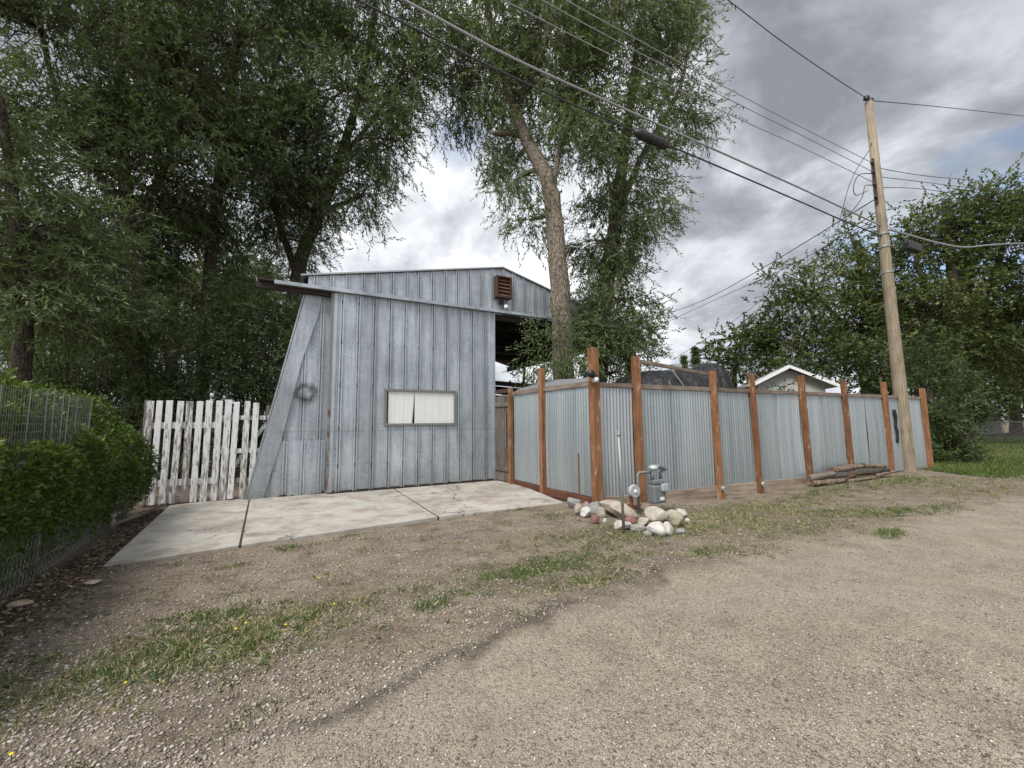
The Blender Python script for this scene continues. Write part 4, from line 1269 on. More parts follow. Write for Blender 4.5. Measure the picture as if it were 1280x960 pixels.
log('long pale log lying on top of the stack', 1040, 588, 1078, 582, 10.15, 10.75, 0.077, M['log'])
log('short pale log end to end behind the top log', 1080, 582, 1107, 583, 10.8, 11.2, 0.065, M['log'])
log('thick dark log with a hollow end in the middle of the stack', 1064, 592, 1108, 588, 10.25, 10.95, 0.077, M['bark_dark'])
log('grey log at the left end of the stack against the post', 1012, 598, 1042, 592, 9.6, 10.15, 0.070, M['grey_board'])
log('pale split log on the ground at the left front', 1016, 604, 1056, 601, 9.5, 10.0, 0.065, M['log'])
log('thin pale log on the ground at the right front', 1060, 602, 1098, 596, 9.95, 10.6, 0.046, M['log'])
log('small broken log at the front of the stack', 1060, 606, 1082, 603, 9.75, 10.1, 0.039, M['log'])
log('thin weathered log reaching right towards the pole', 1095, 594, 1120, 589, 10.6, 11.1, 0.039, M['grey_board'])

# black rag hanging on the fence
q = FEN.P(10.45, 1.45, .03)
vs = []; n = 14
for i in range(n + 1):
    z = 1.72 - i * .068
    wd = .075 - .03 * i / n + .010 * math.sin(i * 1.1)
    for k, s in enumerate((-1, -.3, .3, 1)):
        vs.append(FEN.P(10.43 + s * wd + .03 * (i / n) ** 2, z + .05, .035 + .02 * math.cos(s * 3 + i)))
fsx = [(4 * i + k, 4 * i + k + 1, 4 * i + k + 5, 4 * i + k + 4) for i in range(n) for k in range(3)]
rg_ = MB().add(vs, fsx).build('hanging_rag', M['black'], None, True, 0, FEN.P(10.43, 1.1, .03)); solid(rg_, .008)
tag(rg_, 'limp black rag hanging on the corrugated fence just left of the utility pole', 'rag')

# ================================================================== UTILITY POLE + WIRES
pb = gr(1136, 589); ptp = at(1086, 128, pb[1])
pole = thing('utility_pole', 'tall leaning wooden utility pole standing before the corrugated fence end', 'utility pole', pb)
def pp(z): return pb + (ptp - pb) * (z / ptp[2])
MB().tube([pp(-.2), pp(.0), pp(1), pp(4), pp(7.5), pp(ptp[2])], [.185, .18, .17, .15, .125, .105], 20).build('pole_shaft', M['pole'], pole, True)
VW = Frame(pb, 24.7)
H1, H2, H3 = pp(9.15)[2], pp(8.75)[2], pp(7.2)[2]
for dx in (-.12, .12):
    c = pp(ptp[2] + .02) + VW.u * dx
    ins = MB().tube([c + UZ * .0, c + UZ * .05, c + UZ * .055, c + UZ * .10, c + UZ * .16], [.03, .09, .05, .085, .04], 12).build('insulator', M['black'], pole, True)
rk_ = MB().beam(pp(8.05) - VW.u * .14, pp(9.5) - VW.u * .125, .07, .05, VW.m).build('insulator_rack', M['rust_dark'], pole)
for z in (8.25, 8.65, 9.05, 9.35):
    c = pp(z) - VW.u * .2
    MB().tube([c - UZ * .05, c, c + UZ * .05], [.035, .05, .035], 10).build('spool_insulator', M['black'], rk_, True)
for z in (6.7, 7.1, 5.9):
    MB().tube([pp(z - .03), pp(z + .03)], .152, 18).build('strap_band', M['galv'], pole)
MB().tube([pp(10.0) - VW.u * .16, pp(10.0) + VW.u * .16], .018, 6).build('bolt', M['galv'], pole)


def wire(name, label, pts, r, mat, cat, group=None, extend=0.0):
    pts = [np.asarray(p, float) for p in pts]
    if extend: pts.append(pts[-1] + nrm(pts[-1] - pts[-2]) * extend)
    P, Rr = smooth_path(pts, [r] * len(pts), 6)
    o = MB().tube(P, r, 6).build(name, mat, None, True, 0, pts[0])
    return tag(o, label, cat, group)


def vpts(lst, fr=VW): return [fr.hit(x, y) for x, y in lst]


GRP = 'overhead wires on the pole'
wire('overhead_cable', 'thick grey overhead cable crossing the whole sky to the upper left', [pp(7.35)] + vpts([(1060, 263), (1000, 235), (900, 190), (760, 127), (640, 72), (505, 0)]), .022, M['cable_grey'], 'cable', GRP, 6)
cb = vpts([(1098, 288), (1050, 274), (1000, 252), (900, 209), (836, 182), (795, 165), (640, 96), (447, 0)])
wire('overhead_cable', 'black overhead cable carrying the splice case, below the thick grey cable', [pp(7.02)] + cb[1:], .018, M['cable'], 'cable', GRP, 6)
a, b = VW.hit(836, 183.5), VW.hit(793, 164.5)
T = thing('splice_case', 'long black splice case hanging on the lower overhead cable', 'splice case', (a + b) / 2)
MB().tube([a, a + (b - a) * .06, a + (b - a) * .12, a + (b - a) * .88, a + (b - a) * .94, b], [.03, .06, .10, .10, .06, .03], 16).build('case_body', M['black'], T, True)
for k in (.2, .5, .8):
    q = a + (b - a) * k
    MB().tube([q - nrm(b - a) * .02, q + nrm(b - a) * .02], .108, 16).build('case_band', M['cable'], T)
for i, (z, lab, l) in enumerate(((9.35, 'top', [(1000, 158), (905, 108), (750, 24), (700, -4)]), (9.05, 'middle', [(1000, 168), (905, 121), (750, 40), (670, -4)]), (8.7, 'bottom', [(1000, 183), (905, 140), (750, 62), (610, -10)]))):
    wire('power_line', {'top': 'highest of three thin power lines running left in front of the tree', 'middle': 'thin power line running left between two parallel lines', 'bottom': 'lowest of three thin power lines running left in front of the tree'}[lab], [pp(z) - VW.u * .2] + vpts(l), .010, M['cable_grey'], 'power line', GRP, 8)
wire('power_line', 'single thin line rising from the pole top to the upper left', [pp(ptp[2] + .1) - VW.u * .12] + vpts([(1040, 95), (975, 50), (910, 0)]), .012, M['cable'], 'power line', GRP, 10)
wire('power_line', 'single thin line running right from the pole top', [pp(ptp[2] + .1) + VW.u * .12] + vpts([(1180, 134), (1280, 145), (1400, 158)]), .012, M['cable'], 'power line', GRP, 10)
for z, yy, lab in ((9.25, (219, 226, 238), 'uppermost of the three short wires running right above the trees'), (8.95, (227, 236, 250), 'middle of the three short wires running right above the trees'), (8.6, (236, 246, 262), 'lowest of the three short wires running right above the trees')):
    wire('power_line', lab, [pp(z)] + vpts([(1150, yy[0]), (1220, yy[1]), (1330, yy[2])]), .010, M['cable'], 'power line', GRP, 8)
wire('overhead_cable', 'sagging pale cable bundle running right from the pole past the black box', [pp(7.3)] + vpts([(1130, 292), (1170, 303), (1205, 309), (1240, 306), (1300, 303)]), .028, M['cable_grey'], 'cable', GRP, 8)
wire('overhead_cable', 'short black cable from the pole to the black box', [pp(6.6)] + vpts([(1120, 304), (1140, 305), (1160, 306)]), .016, M['cable'], 'cable', GRP)
q = VW.hit(1141, 309)
T = thing('terminal_box', 'black terminal box hanging on cables right of the pole', 'terminal box', q)
MB().boxa(q, VW.u, VW.m, UZ, .80, .2, .27).build('box_body', M['black'], T, False, .04)
MB().boxa(q + UZ * .14, VW.u, VW.m, UZ, .36, .03, .05).build('hanger', M['galv'], T, False, .005)
# service drops to the left / behind
SD = [('service drop wire running from the rack down to the far left sky gap', 8.3, (950, 337), (880, 375), (828, 394), 26, .016),
      ('lower service drop wire sloping down left behind the willow', 7.9, (1000, 326), (900, 372), (835, 402), 26, .014),
      ('long faint service wire ending low over the tarp', 7.6, (1030, 310), (930, 392), (840, 450), 24, .012),
      ('guy wire slanting left from near the pole top', 10.0, (1064, 225), (1045, 290), (1025, 330), 15, .010)]
for lab, z, a, b, c, Yf, r in SD:
    wire('service_wire', lab, [pp(z), at(*a, pb[1] + (Yf - pb[1]) * .45), at(*b, pb[1] + (Yf - pb[1]) * .8), at(*c, Yf)], r, M['cable'], 'service wire', GRP)
for k, (z0, lab, l) in enumerate(((9.0, 'drooping jumper loop left of the insulator rack', [(1075, 218), (1067, 232), (1070, 244), (1085, 238)]), (8.6, 'short jumper wire below the insulator rack', [(1082, 232), (1078, 246), (1070, 258), (1060, 270)]))):
    wire('jumper_wire', lab, [pp(z0) - VW.u * .16] + vpts(l), .012, M['cable'], 'wire', GRP)

# ================================================================== LEFT: PICKETS, CHAIN LINK, HEDGE
pl0, pl1 = gr(180, 634), gr(324, 624)
PF = Frame(pl0, math.degrees(math.atan2(pl1[1] - pl0[1], pl1[0] - pl0[0])))
PL = np.linalg.norm(pl1 - pl0)
pf = thing('picket_fence', 'peeling white picket fence of seven boards beside the hedge', 'fence', pl0)
pg = thing('picket_gate', 'peeling white picket gate of five boards against the shed corner', 'gate', PF.P(PL * .62, 0))
xs = [183, 195, 208, 221, 234, 246, 258, 271, 282, 292, 306, 317]
for i, x in enumerate(xs):
    d = ray(x, 570); k = ((PF.O - CP) @ PF.m) / (d @ PF.m); t = (CP + d * k - PF.O) @ PF.u
    w = (.106 if i < 8 else .10) + RNG.normal() * .006; par = pf if i < 7 else pg
    ht = 1.97 + RNG.normal() * .012; ln = RNG.normal() * .007 - .01
    MB().beam(PF.P(t + ln, .03 + .02 * RNG.random(), .03), PF.P(t - ln, ht, .03), .022, w, PF.u).build('picket', M['peel'], par, False, .003)
tm = PL * .58
for z in (1.50, .42):
    MB().box(PF, -.05, tm, z - .06, z + .06, -.035, .016).build('rail', M['peel'], pf, False, .004)
for z, o in ((1.64, 0), (.98, 0), (.40, 0)):
    MB().box(PF, tm + .03, PL + .15, z - .045, z + .045, -.035, .016).build('rail', M['peel'], pg, False, .004)
MB().beam(PF.P(tm + .1, .35, -.05), PF.P(PL + .1, 1.6, -.05), .025, .07).build('brace', M['peel'], pg, False, .004)
MB().box(PF, -.12, -.02, -.05, 1.98, -.12, -.04).build('post', M['grey_wood'], pf, False, .006)
MB().box(PF, tm - .06, tm + .03, -.05, 1.7, -.13, -.045).build('post', M['grey_wood'], pf, False, .006)
MB().box(PF, PL + .05, PL + .12, -.05, 1.9, -.09, -.02).build('post', M['grey_wood'], pg, False, .006)


def along(s):           # along the left property line
    seg = [np.linalg.norm(LF[i + 1] - LF[i]) for i in range(3)]
    for i in range(3):
        if s <= seg[i] or i == 2:
            d = nrm(LF[i + 1] - LF[i]); q = LF[i] + d * s
            return np.array([q[0], q[1], 0.0]), np.array([d[0], d[1], 0.0])
        s -= seg[i]


LT = sum(np.linalg.norm(LF[i + 1] - LF[i]) for i in range(3))
cf = thing('chain_link_fence', 'low rusty chain link fence half swallowed by the left hedge', 'fence', along(2.5)[0])
mb = MB(); pitch = .075; Htop = 1.15
Lm = LT - .9
k = 0; s = 0.0
while s < Lm:
    for sg in (1, -1):
        pts = []
        nst = int(Htop / pitch)
        for j in range(nst + 1):
            ss = s + (pitch / 2 if (j % 2) == (0 if sg > 0 else 1) else 0)
            q, d = along(ss)
            nn_ = np.array([d[1], -d[0], 0])
            pts.append(q + UZ * (.02 + j * pitch) + nn_ * (.012 * math.sin(ss * 2.3 + j * .2) + .0025 * sg))
        mb.tube(pts, .0024, 3, False)
    s += pitch
mb.build('wire_mesh', M['wire'], cf)
tr = [along(Lm * i / 14)[0] + UZ * 1.17 for i in range(15)]
MB().tube(tr, .022, 8).build('top_rail', M['galv'], cf, True)
for s_ in (.3, 2.6, Lm):
    q = along(s_)[0]; q2 = np.array([q[0] - .03, q[1], 0])
    MB().tube([q2 - UZ * .05, q2 + UZ * 1.22], .028, 10).build('post', M['galv'], cf, True)
q, d = along(LT - 1.55); nn_ = np.array([d[1], -d[0], 0])
qe = along(LT + .02)[0]
gsb = thing('edging_rail', 'low pale edging pipe and stub post at the hedge foot by the picket fence', 'edging', q + nn_ * .05)
MB().tube([q + nn_ * .08 + UZ * .09, (q + qe) / 2 + nn_ * .10 + UZ * .07, qe + nn_ * .12 + UZ * .09], .03, 8).build('edging_pipe', M['grey_board'], gsb, True)
MB().tube([q + nn_ * .08 - UZ * .05, q + nn_ * .08 + UZ * .26], .035, 10).build('stub_post', M['wire'], gsb, True)

# wire screen above the chain link
ws = thing('wire_screen', 'tall thin wire mesh screen rising above the chain link at far left', 'wire screen', along(1.5)[0])
mb = MB(); Ls = 3.85
for i in range(int(Ls / .05) + 1):
    q, d = along(i * .05); lean = .02 * math.sin(i * .6)
    q = q - np.array([d[1], -d[0], 0]) * .03
    mb.tube([q + UZ * (.95 + .03 * math.sin(i)), q + UZ * 1.86 + d * lean], .0019, 3, False)
for z in np.arange(1.0, 1.87, .075):
    pts = []
    for i in range(24):
        q, d = along(Ls * i / 23); pts.append(q - np.array([d[1], -d[0], 0]) * .03 + UZ * z)
    mb.tube(pts, .0015, 3, False)
mb.build('wire_mesh', M['wire'], ws)
for s_ in (2.62, 2.78, 3.0, 3.12, 3.4, 3.85, 2.2, 1.7):
    q, d = along(s_); q = q - np.array([d[1], -d[0], 0]) * .035
    MB().beam(q + UZ * (.9 if s_ < 3.3 else 1.4), q + UZ * (1.86 + .02 * RNG.normal()) + d * RNG.normal() * .04, .006, .012).build('stake', M['wire'], ws)

# hedge
n = 190000
ss = RNG.random(n) * (LT + .12) - .5; oo = RNG.random(n) * 1.6 - .24
base = np.zeros((n, 3)); d0 = nrm(LF[2] - LF[1]); nn_ = np.array([d0[1], -d0[0]])
sa = np.clip(ss, 0, LT)
cum = np.cumsum([0] + [np.linalg.norm(LF[i + 1] - LF[i]) for i in range(3)])
bx = np.interp(sa, cum, [q[0] for q in LF]) + (ss - sa) * d0[0] - nn_[0] * oo
by = np.interp(sa, cum, [q[1] for q in LF]) + (ss - sa) * d0[1] - nn_[1] * oo
lump = fbm(ss * 1.6 + 20, oo * 1.6 + 3, 3)
top = np.interp(oo, [-.24, -.05, .2, .55, 1.2], [.95, 1.28, 1.55, 2.0, 2.0]) + (lump - .5) * .5 + np.interp(ss, [0, LT - 1.2, LT], [0, .05, .12])
top = np.where((ss < 3.1) & (oo < .22), np.minimum(top, 1.28 + (lump - .5) * .3), top)
bot = np.interp(oo, [-.24, -.08, 0.0, .3], [.30, .14, .03, .0]) + np.interp(ss, [0, 1.5, 3, LT], [.1, .25, .1, 0]) * (oo < 0.05) + (fbm(ss * 2.2, oo * 0 + 7, 3) - .45) * .5 * (oo < 0.02)
hz = bot + (top - bot) * RNG.random(n) ** .8
face = np.interp(hz, [0.1, .5, 1.0, 1.4], [.04, -.12, -.17, -.06]) + (fbm(ss * 2.6 + 5, hz * 2.6, 3) - .5) * .32
depth = oo - face
ok = (depth > 0) & (RNG.random(n) < np.where(depth < .25, 1.0, np.where(hz > top - .35, 1.0, .22)))
ok &= ~((fbm(ss * 3.1 + 40, hz * 3.1 + oo, 3) < .27))
P = np.stack([bx, by, hz], -1)[ok]
D = RNG.normal(size=P.shape) * .7 + np.array([nn_[0] * .5, nn_[1] * .5, .25])
rn = np.clip(.38 + RNG.normal(size=len(P)) * .2 + (lump[ok] - .5) * .5 + .12 * (hz[ok] > top[ok] - .2), 0, 1)
hd = thing('hedge', 'dense dark green hedge bulging through the chain link fence at left', 'hedge', along(2.5)[0] - np.array([nn_[0], nn_[1], 0]) * .4)
leaves('foliage', P, D, .056 * (.45 + .95 * RNG.random(len(P))), .027 * (.6 + .8 * RNG.random(len(P))), M['hedge'], hd, rn)
mb = MB()
for i in range(46):
    q, d = along(LT * RNG.random()); q = q - np.array([nn_[0], nn_[1], 0]) * (.1 + .6 * RNG.random())
    e = q + np.array([RNG.normal() * .25, RNG.normal() * .25, 1.0 + .7 * RNG.random()])
    mb.tube([q, (q + e) / 2 + RNG.normal(size=3) * .06, e], [.014, .01, .004], 5, False)
mb.build('stems', M['twig'], hd, True)

# ================================================================== TREES
def pth(lst): return [at(*q) for q in lst]


WGRP = 'willow trees'
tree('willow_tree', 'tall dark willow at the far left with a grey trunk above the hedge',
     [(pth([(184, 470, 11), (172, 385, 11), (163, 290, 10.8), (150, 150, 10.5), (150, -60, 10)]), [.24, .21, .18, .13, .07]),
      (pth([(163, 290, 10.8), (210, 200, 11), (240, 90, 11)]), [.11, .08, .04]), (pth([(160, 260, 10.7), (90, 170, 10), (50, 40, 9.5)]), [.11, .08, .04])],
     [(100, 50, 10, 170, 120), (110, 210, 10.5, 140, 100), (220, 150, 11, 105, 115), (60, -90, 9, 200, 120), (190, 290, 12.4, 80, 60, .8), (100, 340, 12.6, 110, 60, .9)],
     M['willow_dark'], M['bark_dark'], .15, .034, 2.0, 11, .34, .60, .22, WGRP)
tree('willow_tree', 'nearest willow with silvery drooping branches over the left hedge',
     [(pth([(25, 500, 8.4), (30, 400, 8.4), (20, 280, 8), (0, 120, 7.5)]), [.16, .14, .1, .05])],
     [(40, 285, 7.9, 100, 80), (45, 385, 8.3, 95, 60), (-60, 150, 7.5, 100, 130), (95, 345, 8.5, 62, 50)],
     M['willow'], M['bark_dark'], .14, .028, 1.7, 12, .32, .58, .24, WGRP)
tree('willow_tree', 'upright willow second from the left behind the picket fence',
     [(pth([(253, 480, 13), (262, 340, 13), (275, 220, 13), (295, 60, 12.5), (310, -100, 12)]), [.2, .18, .15, .11, .06]),
      (pth([(270, 250, 13), (320, 150, 12.8), (360, 40, 12.6)]), [.09, .07, .04])],
     [(300, 50, 12.5, 130, 110), (330, -70, 12.5, 170, 100), (275, 235, 13.2, 100, 70), (350, 185, 13, 85, 85), (240, 370, 14.8, 80, 50, .9), (215, 30, 12.5, 80, 100)],
     M['willow_dark'], M['bark_dark'], .16, .037, 1.9, 10, .38, .62, .22, WGRP)
tree('willow_tree', 'willow with a leaning trunk rising behind the shed roof corner',
     [(pth([(352, 470, 15), (372, 345, 14.8), (393, 283, 14.4), (400, 265, 14.2), (428, 190, 13.8), (455, 90, 13.3), (480, -60, 13)]), [.27, .24, .21, .2, .15, .1, .05]),
      (pth([(372, 345, 14.8), (340, 240, 14.4), (345, 120, 14)]), [.14, .1, .05]), (pth([(420, 205, 13.9), (480, 130, 13.4), (525, 40, 13)]), [.09, .06, .03])],
     [(430, 110, 13.5, 105, 105), (470, -20, 13, 110, 90), (415, 215, 14, 70, 60), (490, 175, 13.2, 45, 55), (530, 75, 13, 50, 90), (365, 300, 14.8, 45, 45), (452, 245, 13.6, 30, 40), (350, 250, 14.4, 60, 60)],
     M['willow_dark'], M['bark_dark'], .16, .037, 1.75, 10, .36, .60, .24, WGRP)
tree('willow_tree', 'big willow with a bent bare grey trunk before the shed gable',
     [(pth([(708, 478, 11.0), (702, 400, 11.0), (698, 340, 11.0), (692, 265, 11.1), (684, 222, 11.2), (662, 182, 11.5), (640, 125, 11.9), (612, 20, 12.4), (595, -90, 12.8)]), [.31, .275, .262, .24, .215, .19, .16, .11, .06]),
      (pth([(690, 245, 11.1), (702, 170, 11.2), (715, 80, 11.2), (725, -40, 11.1)]), [.085, .07, .05, .025]), (pth([(645, 140, 11.8), (680, 60, 11.6), (700, -30, 11.4)]), [.1, .07, .04]),
      (pth([(715, 80, 11.2), (755, 30, 11.1), (790, -20, 11)]), [.06, .05, .02])],
     [(618, 50, 12.3, 58, 100), (690, 30, 11.5, 90, 105), (745, 115, 11.5, 62, 72), (770, 10, 11.5, 75, 90), (613, 165, 12.1, 25, 50), (645, 205, 12.6, 32, 38), (690, -80, 11.8, 120, 60), (662, 275, 11.9, 26, 32), (645, 225, 12, 24, 25), (640, 110, 12.9, 45, 60), (722, 175, 10.9, 34, 48), (705, 135, 10.9, 30, 45), (628, 95, 11.6, 34, 45), (718, 85, 11.0, 55, 60), (575, 90, 12.6, 30, 70)],
     M['willow'], M['bark'], .15, .034, 1.7, 12, .32, .58, .24, WGRP)
tree('willow_tree', 'willow with shaggy sprouting trunk right of the bare bent trunk',
     [(pth([(738, 490, 13), (752, 410, 13), (762, 330, 13), (772, 250, 13), (788, 130, 12.8), (805, -20, 12.5)]), [.32, .28, .25, .21, .14, .06]),
      (pth([(768, 280, 13), (800, 200, 12.8), (850, 110, 12.5), (865, 20, 12.4)]), [.12, .09, .06, .03])],
     [(842, 85, 12.5, 40, 82), (815, -10, 12.5, 62, 80), (775, 190, 12.8, 58, 70), (800, 255, 12.8, 32, 62), (755, 300, 13, 42, 60), (762, 425, 13, 52, 35), (788, 375, 13, 34, 48), (735, 380, 12.6, 28, 40), (770, 465, 12.6, 45, 22), (860, 140, 12.5, 24, 36), (757, 405, 12.4, 42, 40), (764, 290, 12.5, 24, 40), (772, 235, 12.4, 24, 36), (786, 430, 12.5, 20, 28), (725, 440, 12.4, 30, 35)],
     M['willow'], M['bark'], .15, .034, 1.75, 12, .32, .58, .24, WGRP)
bush('willow_sprout', 'leafy light green sprouts at the foot of the bare bent trunk', [(690, 430, 10.5, 22, 32), (722, 450, 10.4, 20, 26), (676, 452, 10.6, 16, 22)], M['willow'], .13, .026, 1.5, None, 'shrub', .25, 12, .2, .45)
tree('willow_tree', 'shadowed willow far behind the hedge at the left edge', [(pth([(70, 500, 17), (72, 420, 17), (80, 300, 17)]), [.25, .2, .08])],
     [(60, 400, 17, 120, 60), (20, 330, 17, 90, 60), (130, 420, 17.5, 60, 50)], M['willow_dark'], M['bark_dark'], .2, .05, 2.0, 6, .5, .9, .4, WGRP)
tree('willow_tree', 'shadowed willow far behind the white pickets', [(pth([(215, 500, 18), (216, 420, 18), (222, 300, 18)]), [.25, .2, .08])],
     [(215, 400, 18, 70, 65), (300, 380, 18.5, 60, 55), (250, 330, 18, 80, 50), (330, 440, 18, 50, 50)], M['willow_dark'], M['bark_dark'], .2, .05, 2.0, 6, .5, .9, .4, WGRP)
SG = 'dark shrubs behind the picket fence'
bush('shrub', 'broad dark shrub behind the hedge under the first willow', [(110, 440, 10.6, 85, 48), (150, 480, 10.8, 60, 40), (60, 470, 11.2, 60, 30)], M['willow_dark'], .13, .036, 2.4, SG, 'shrub', .3, 14, .3, .45)
bush('shrub', 'dark feathery shrub in the middle behind the white pickets', [(225, 450, 11.6, 75, 60), (250, 520, 11.6, 60, 55), (200, 530, 11.4, 50, 50)], M['willow_dark'], .14, .036, 2.3, SG, 'shrub', .3, 14, .3, .45)
bush('shrub', 'tall dark shrub close to the slanted shed wall', [(325, 430, 12.6, 52, 70), (320, 520, 12.4, 45, 55), (300, 380, 12.9, 40, 40)], M['willow_dark'], .14, .036, 2.2, SG, 'shrub', .3, 14, .3, .45)

EG = 'trees beyond the corrugated fence'
tree('elm_tree', 'airy light green tree left of the utility pole behind the white gable',
     [(pth([(1082, 520, 25), (1082, 420, 25), (1078, 340, 25), (1062, 290, 25)]), [.32, .26, .17, .06]), (pth([(1082, 430, 25), (1030, 380, 25), (1000, 350, 25)]), [.15, .1, .05]), (pth([(1082, 440, 25), (1105, 360, 25), (1110, 310, 25)]), [.14, .09, .04])],
     [(1060, 350, 25, 32, 48), (1060, 425, 25, 60, 50), (1000, 372, 25, 38, 34), (975, 350, 25, 24, 18), (1095, 370, 24.5, 32, 50), (1000, 430, 25.5, 50, 40), (1105, 440, 25, 45, 40), (1065, 300, 25, 18, 16)],
     M['elm'], M['bark_dark'], .17, .085, 2.2, 8, .45, .7, .08, EG)
tree('elm_tree', 'large dark spreading tree at the right edge of the photo',
     [(pth([(1200, 530, 23), (1198, 430, 23), (1190, 340, 23), (1180, 250, 23)]), [.42, .36, .24, .08]), (pth([(1198, 430, 23), (1245, 340, 22.5), (1260, 260, 22)]), [.22, .15, .06]), (pth([(1196, 420, 23), (1150, 340, 23), (1140, 280, 23)]), [.15, .1, .05])],
     [(1180, 290, 23, 50, 50), (1192, 258, 23, 28, 20), (1245, 290, 22, 45, 65), (1150, 300, 23, 32, 38), (1215, 390, 23, 85, 60), (1150, 400, 23, 55, 55), (1300, 330, 22, 60, 110), (1252, 254, 22, 26, 20), (1260, 430, 23, 70, 50)],
     M['elm'], M['bark_dark'], .17, .085, 2.1, 7, .45, .75, .08, EG)
tree('elm_tree', 'low round bushy tree between the tarp mound and the white gable',
     [(pth([(918, 520, 27), (918, 470, 27), (920, 430, 27)]), [.2, .15, .06])],
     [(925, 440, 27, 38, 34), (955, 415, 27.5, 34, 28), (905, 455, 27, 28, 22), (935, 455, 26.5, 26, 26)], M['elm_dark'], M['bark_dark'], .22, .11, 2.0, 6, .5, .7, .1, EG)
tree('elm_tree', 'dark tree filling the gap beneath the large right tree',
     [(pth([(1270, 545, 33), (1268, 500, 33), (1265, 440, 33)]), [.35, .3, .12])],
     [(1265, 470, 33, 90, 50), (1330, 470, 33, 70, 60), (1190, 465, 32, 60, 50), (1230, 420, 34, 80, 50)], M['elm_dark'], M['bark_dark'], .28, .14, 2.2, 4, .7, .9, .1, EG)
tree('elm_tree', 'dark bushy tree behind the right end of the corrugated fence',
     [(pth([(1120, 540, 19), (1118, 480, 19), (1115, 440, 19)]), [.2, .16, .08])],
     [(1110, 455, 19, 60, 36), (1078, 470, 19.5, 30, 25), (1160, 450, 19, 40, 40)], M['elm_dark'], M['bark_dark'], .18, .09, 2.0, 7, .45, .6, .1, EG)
tree('elm_tree', 'small leafy tree seen through the opening between shed and yard', [(pth([(652, 520, 20), (655, 470, 20), (657, 455, 20)]), [.1, .07, .03])],
     [(656, 462, 20, 13, 11), (665, 470, 20, 12, 10)], M['elm_dark'], M['bark_dark'], .14, .06, .9, 10, .25, .4, .1, EG)


def conifer(name, label, x, Y, ytop, w, mat, group=None):
    base = at(x, 500, Y) * np.array([1, 1, 0]); H = at(x, ytop, Y)[2]
    t = thing(name, label, 'tree', base, group)
    MB().tube([base, base + UZ * H], [.14, .02], 8).build('trunk', M['bark_dark'], t, True)
    Ps, Ds = [], []
    for z in np.arange(.5, H, .22):
        r = w * (1 - z / H) + .08
        for a in np.arange(0, 6.28, .5):
            aa = a + RNG.random(); m_ = 26
            s = RNG.random(m_) * r * (0.8 + .4 * RNG.random())
            d = np.array([math.cos(aa), math.sin(aa), -.15])
            Ps.append(base + UZ * z + d * s[:, None] + RNG.normal(size=(m_, 3)) * .07)
            Ds.append(d + RNG.normal(size=(m_, 3)) * .6)
    leaves('crown', np.concatenate(Ps), np.concatenate(Ds), .14, .05, mat, t)
    return t


conifer('spruce_tree', 'thin dark spruce tip standing above the tarp mound', 872, 28, 432, 1.1, M['juniper'], EG)
conifer('spruce_tree', 'small second spruce tip just left of the taller spruce', 857, 29, 445, .8, M['juniper'], EG)

# juniper at the fence end
jb = []
for (x, y, Y, rx, ry) in ((1182, 538, 14.6, 22, 34), (1184, 568, 14.3, 22, 16), (1174, 485, 14.8, 18, 32), (1198, 518, 14.9, 18, 24), (1172, 560, 14.2, 16, 22), (1168, 500, 14.4, 14, 30), (1158, 462, 15.5, 20, 26)):
    jb.append((x, y, Y, rx, ry))
bush('juniper_bush', 'dense feathery juniper bush at the far end of the corrugated fence', jb, M['juniper'], .16, .034, 3.0, None, 'bush', .14, 26, -.2, .4)

# ================================================================== HOUSES AND FAR THINGS
hp = at(985, 500, 24.0); hb = np.array([hp[0], hp[1], 0.0])
HF = Frame(hb, -16.0)
ho = thing('house', 'small pale gabled house with white metal roof behind the corrugated fence', 'house', hb)
za = at(985, 459, 24)[2]; ze = za - 1.0
mb = MB(); mb.prism([HF.P(-1.5, 0), HF.P(1.9, 0), HF.P(1.9, ze + .1), HF.P(.05, za - .12), HF.P(-1.5, ze + .16)], -HF.m * 5)
mb.build('wall', M['house'], ho)
mb = MB()
mb.prism([HF.P(-1.95, ze - .05, .45), HF.P(.05, za, .45), HF.P(.05, za, -5.3), HF.P(-1.95, ze - .05, -5.3)], (0, 0, .09))
mb.prism([HF.P(.053, za, .45), HF.P(2.5, ze - .25, .45), HF.P(2.5, ze - .25, -5.3), HF.P(.053, za, -5.3)], (0, 0, .09))
mb.build('roof', M['white_roof'], ho)
mb = MB()
mb.beam(HF.P(-1.97, ze - .07, .47), HF.P(.05, za - .02, .47), .04, .16); mb.beam(HF.P(.06, za - .02, .47), HF.P(2.52, ze - .27, .47), .04, .16)
mb.build('barge_board', M['white'], ho)
bush('shrub', 'small dark shrub growing before the pale gable wall', [(975, 488, 20, 9, 6), (984, 484, 20, 7, 5)], M['elm_dark'], .16, .07, 1.6, None, 'shrub', .25, 10, 0, .4)

ob = at(1262, 540, 38); ob[2] = 0
OF = Frame(ob, 8)
oh = thing('outbuilding', 'low grey open outbuilding far behind the lawn at right', 'outbuilding', ob)
MB().box(OF, -3.2, -.8, 0, 1.9, -4, 0).build('wall', M['house'], oh)
MB().box(OF, -.75, 5, 0, 1.9, -4, -3.9).build('back_wall', M['dark'], oh)
mb = MB(); mb.boxa(OF.P(.9, 2.1, -2), OF.u, OF.m, UZ, 8.8, 5, .14); mb.build('roof', M['grey_board'], oh)
for t_ in (1.6, 4.8): MB().box(OF, t_, t_ + .12, 0, 2, -.2, -.08).build('post', M['grey_wood'], oh)
